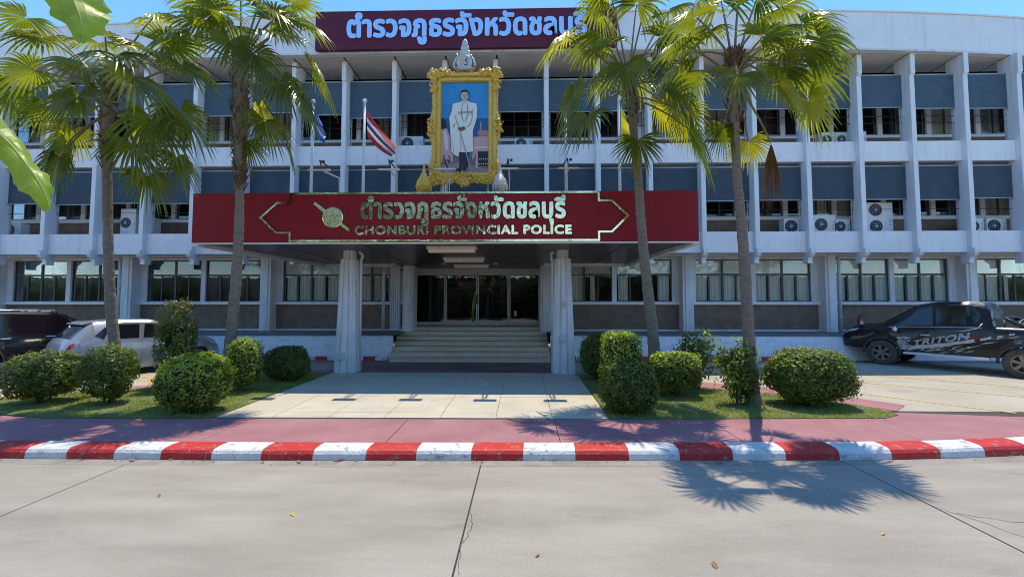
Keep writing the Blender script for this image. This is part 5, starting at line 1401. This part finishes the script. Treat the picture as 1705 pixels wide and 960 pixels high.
for sd in (1, -1):
    # chrome curve around the rear of the cab window
    MB().tube([c.side(x, z, sd, .012) for x, z in ((2.55, 1.17), (2.1, 1.20), (1.85, 1.28), (1.75, 1.42))], .012, 6).build('trim', CHROME, c.b, smooth=True)
    for x in (1.02, 4.02): c.wheel(x, sd, .25, .40, .82, RIMB if x < 2 else RIMD, 6)
    p = c.side(3.62, 1.16, sd, .16); MB().ball(p, .09, .13, .10, 12, 8).build('wing_mirror', CHROME, c.b, smooth=True)
    MB().tube([c.side(3.62, 1.13, sd, -.02), p], .025, 6).build('mirror_arm', BPL, c.b)
    for x in (2.1, 2.95):
        p = c.side(x, 1.02, sd, .025); MB().tube([p - Vector((.11, 0, 0)), p + Vector((.11, 0, 0))], .018, 6).build('door_handle', CHROME, c.b)
    q = MB().box(1.62, 3.45, min(sd*.84, sd*1.06), max(sd*.84, sd*1.06), .41, .48); q.build('side_step', mat('brushed_step', (.66, .66, .66), rough=.5, metal=.2), c.b, bev=.015)
    # flared arch lips
    for wx in (1.02, 4.02):
        q = MB(); path = []
        for k in range(15):
            a = PI*(k/14)*1.06 - .09; x = wx + .475*math.cos(a); z = c.wz + .475*math.sin(a)
            path.append((x, sd*.905, z))
        q.tube(path, .038, 6); q.build('arch_flare', mat('dusty_black_plastic', (.04, .037, .034), (.07, .06, .05), 6, .7), c.b, smooth=True)
    # livery
    r3 = random.Random(8); q = MB(); q.k = 0
    SLV = mat('silver_decal', (.62, .60, .57), (.45, .44, .42), 20, .6); RDD = mat('dark_red_decal', (.16, .02, .02), rough=.5)
    def quad(pts, mb, off=.009):
        C_ = [c.side(max(.05, min(5.0, x)), z, sd, off) for x, z in pts]
        mb.face(C_ if sd < 0 else C_[::-1])
    red = MB()
    for k in range(10):
        a, b = k/10, (k + 1)/10
        quad([(lerp(3.0, 1.75, a), lerp(.60, 1.02, a)), (lerp(3.0, 1.75, b), lerp(.60, 1.02, b)), (lerp(3.0, 1.75, b), lerp(.68, 1.12, b) + .04*math.sin(b*9)), (lerp(3.0, 1.75, a), lerp(.68, 1.12, a) + .04*math.sin(a*9))], red, .007)
    red.build('red_decal', RDD, c.b)
    # main swoosh
    for k in range(22):
        a, b = k/22, (k + 1)/22
        f = lambda t: (lerp(3.55, 1.15, t), .55 + .62*t**1.35)
        wd = lambda t: .085*(1 - t)**.6 + .012*(1 + math.sin(t*40))
        (xa, za), (xb, zb_) = f(a), f(b)
        if k in (15, 18, 20): continue
        quad([(xa, za - .02), (xb, zb_ - .02), (xb, zb_ + wd(b)), (xa, za + wd(a))], q)
    for _ in range(85):
        t = r3.random(); x = lerp(3.6, .15, t); off = r3.uniform(-.30, .16)*(.3 + t); z = .58 + .55*t**1.2 + off
        if x < 1.55 and z < .86: continue
        if not .52 < z < 1.08: continue
        if 1.8 < x < 3.35 and z > .58 + (3.2 - x)*.30: continue
        L = r3.uniform(.03, .16); th = r3.uniform(.006, .018); sl_ = .30
        quad([(x + L, z - L*sl_ - th*.3), (x, z - th), (x - L, z + L*sl_), (x, z + th)], q)
    for _ in range(70):
        x = r3.uniform(3.30, 3.62); z = r3.uniform(.54, .92); L = r3.uniform(.02, .07); th = r3.uniform(.008, .03)
        quad([(x + L, z - th*.3), (x, z - th), (x - L, z + L*.2), (x, z + th)], q)
    q.build('splash_decal', SLV, c.b, kind='stuff')
    # word along the doors
    cu = bpy.data.curves.new('t', 'FONT'); cu.body = 'TRITON'; cu.size = 1; cu.extrude = .001; cu.offset = .035; cu.space_character = 1.12; cu.shear = .0
    to = bpy.data.objects.new('t', cu); COL.objects.link(to)
    me = bpy.data.meshes.new_from_object(to.evaluated_get(bpy.context.evaluated_depsgraph_get())); bpy.data.objects.remove(to); bpy.data.curves.remove(cu)
    X = [v.co.x for v in me.vertices]; Yv = [v.co.y for v in me.vertices]; a0, a1, b0, b1 = min(X), max(X), min(Yv), max(Yv)
    for v in me.vertices:
        u = (v.co.x - a0)/(a1 - a0); h = (v.co.y - b0)/(b1 - b0)
        x = (3.26 - 1.22*u) if sd > 0 else (2.04 + 1.22*u)
        base = (.67 + .28*u) if sd > 0 else (.67 + .28*(1 - u))
        z = base + h*(.17 + .05*(u if sd > 0 else 1 - u)); x -= (.05*h)*(1 if sd > 0 else -1)
        v.co = c.side(x, z, sd, .013)
    me.materials.clear(); me.materials.append(mat('silver_letter', (.80, .78, .76), rough=.6)); me.name = 'lettering'
    ob = bpy.data.objects.new('lettering', me); COL.objects.link(ob); ob.parent = c.b; ORI[ob] = Vector((0, 0, 0))
# sport bar in the bed, with a tied down dark bundle
q = MB()
for sd in (1, -1):
    q.tube([(.75, sd*.74, 1.16), (1.05, sd*.70, 1.40), (1.25, sd*.66, 1.52), (1.36, sd*.62, 1.58)], .04, 8); q.tube([(1.36, sd*.74, 1.16), (1.36, sd*.66, 1.54)], .035, 8)
q.tube([(1.34, -.64, 1.58), (1.34, 0, 1.60), (1.34, .64, 1.58)], .035, 8)
q.build('sport_bar', BPL, c.b, smooth=True)
c.place((13.22 + .82*.836 + 1.02*.549 + .13, 12.05 + .82*.549 - 1.02*.836 - .18, -.004), math.atan2(.836, -.549))
BD = thing('cargo_bundle', 'black bundle with grey straps in the bed of the pickup behind the cab', 'bundle', (0, 0, 0))
q = MB()
r4 = random.Random(2)
rings = []
for i in range(9):
    v = i/8; ring = []
    for j in range(14):
        a = 2*PI*j/14; rr = (math.sin(PI*min(.97, max(.03, v))))**.45*(1 + r4.uniform(-.05, .05))
        ring.append((lerp(-.33, .33, v), .58*rr*math.cos(a), .17 + .16*rr*math.sin(a)))
    rings.append(ring)
q.loft(rings); q.build('cover', mat('black_tarp', (.03, .028, .026), (.07, .06, .055), 8, .7, bump=.6, bscale=12), BD, smooth=True)
q = MB()
for x in (-.18, .02, .2): q.tube([(x, .6*math.cos(a), .17 + .175*math.sin(a)) for a in [PI*k/12 for k in range(13)]], .014, 4)
q.build('strap', mat('grey_strap', (.4, .4, .4), rough=.6), BD)
Mx = Matrix.Rotation(math.atan2(.836, -.549), 4, 'Z')
BD.location = c.t.location + Mx @ Vector((.92, 0, 1.19)); BD.rotation_euler = c.t.rotation_euler

# ------------------------------------------------------------------ trees across the road behind the camera (seen in glass and polished letters)
BARK2 = mat('rough_bark', (.12, .10, .08), (.2, .17, .13), 5, .9)
TL_ = mat('tree_leaf', (.035, .07, .015), (.09, .14, .03), 1.2, .5, trans=.3)
BT = ((-26, -14, 11.5, 4.4, 'far left'), (-20, -12.5, 13, 4.4, 'second from the left'), (-14.5, -13, 13.5, 4.3, 'third from the left'), (-9, -12.5, 13.5, 4.2, 'left of the entrance axis'), (-4.2, -13.5, 12.5, 3.8, 'facing the entrance'), (3.5, -17, 6.8, 3.4, 'low and right of the entrance axis'), (10, -17, 6.4, 3.6, 'low, on the right'), (17, -16, 7.0, 3.8, 'second from the right'), (25, -15, 8.5, 4.2, 'far right'))
for k, (x, y, h, rr, wh_) in enumerate(BT):
    rg = random.Random(50 + k)
    t = thing('broadleaf_tree', 'leafy tree across the road, ' + wh_, 'tree', (x, y, -.3), 'trees across the road')
    q = MB(); q.tube([(x, y, -.3), (x + .1, y, h*.3), (x, y + .1, h*.55)], [.28, .2, .12], 8)
    for j in range(5):
        a = j*1.26; q.tube([(x, y, h*.42), (x + rr*.6*math.cos(a), y + rr*.6*math.sin(a), h*.72)], [.1, .04], 6)
    q.build('trunk', BARK2, t)
    cl = [(Vector((x + rg.gauss(0, rr*.45), y + rg.gauss(0, rr*.45), h*.62 + rg.gauss(0, h*.17))), rg.uniform(.8, 1.5)) for _ in range(30)]
    q = MB()
    for _ in range(int(450*h)):
        cc, cr_ = rg.choice(cl); p = cc + Vector((rg.gauss(0, 1), rg.gauss(0, 1), rg.gauss(0, .8))).normalized()*cr_*rg.uniform(.6, 1)
        a = Vector((rg.uniform(-1, 1), rg.uniform(-1, 1), rg.uniform(-.5, .5))).normalized(); b = a.cross(Vector((rg.uniform(-.4, .4), rg.uniform(-.4, .4), 1))).normalized(); s_ = rg.uniform(.14, .28)
        q.face([p - a*s_, p - b*s_*.5, p + a*s_, p + b*s_*.5])
    q.build('crown', TL_, t)
box('far_pavement', LOTM, road, -40, 40, -7, -2.02, -.29, -.02)
q = MB(); rg = random.Random(77)
for _ in range(56000):
    x = rg.uniform(-75, 75); y = -19 + rg.gauss(0, .5); z = rg.random()**.8*(4.6 + 1.3*noise.noise(Vector((x*.35, 0, 0)))) - .2; y += 1.2*noise.noise(Vector((x*.6, z*.6, 4)))
    a = Vector((rg.uniform(-1, 1), rg.uniform(-1, 1), rg.uniform(-.5, .8))).normalized(); b = a.cross(Vector((0, .3, 1))).normalized(); s_ = rg.uniform(.12, .22)
    p = Vector((x, y, z)); q.face([p - a*s_, p - b*s_*.5, p + a*s_, p + b*s_*.5])
tag(q.build('backdrop_shrub_belt', TL_), 'unseen shrub belt added beyond the trees to darken the glass reflections', 'shrubbery', kind='stuff')  # added out of view so the windows mirror less bright sky
box('backdrop_wall', mat('dark_backdrop_wall', (.10, .11, .09), (.18, .18, .15), .8, .9), None, -80, 80, -20.6, -20.4, -.3, 5.0, kind='structure')  # unseen wall added to close sky gaps in the glass reflections

# dry leaf litter along the turf edges and gutter
q = MB(); rg = random.Random(31)
for _ in range(420):
    r_ = rg.random()
    if r_ < .3: x = rg.uniform(-9, 8); y = yk(x) - abs(rg.gauss(0, .06)) - .01; z = -.128
    elif r_ < .65: x = rg.choice((rg.uniform(-9.5, -5.6), rg.uniform(1.6, 6.6))); y = yb_pav(x) + rg.gauss(0, .12); z = .012
    else: x = rg.choice((rg.uniform(-9.5, -5.6), rg.uniform(1.6, 6.6))); y = rg.uniform(7.9, 10.2); z = .045
    if z > 0 and not (inside(TL, x, y) or inside(TR, x, y)) : z = .006
    s_ = rg.uniform(.008, .026); a = rg.uniform(0, PI); u = Vector((math.cos(a), math.sin(a), rg.uniform(-.2, .4))); v = Vector((-math.sin(a), math.cos(a), rg.uniform(-.2, .4)))
    p = Vector((x, y, z + s_*.3)); q.face([p - u*s_, p - v*s_*.5, p + u*s_, p + v*s_*.5])
tag(q.build('leaf_litter', mat('brown_leaf', (.30, .16, .08))), 'scattered dry leaf litter along the turf edges and gutter', 'leaf litter', kind='stuff')
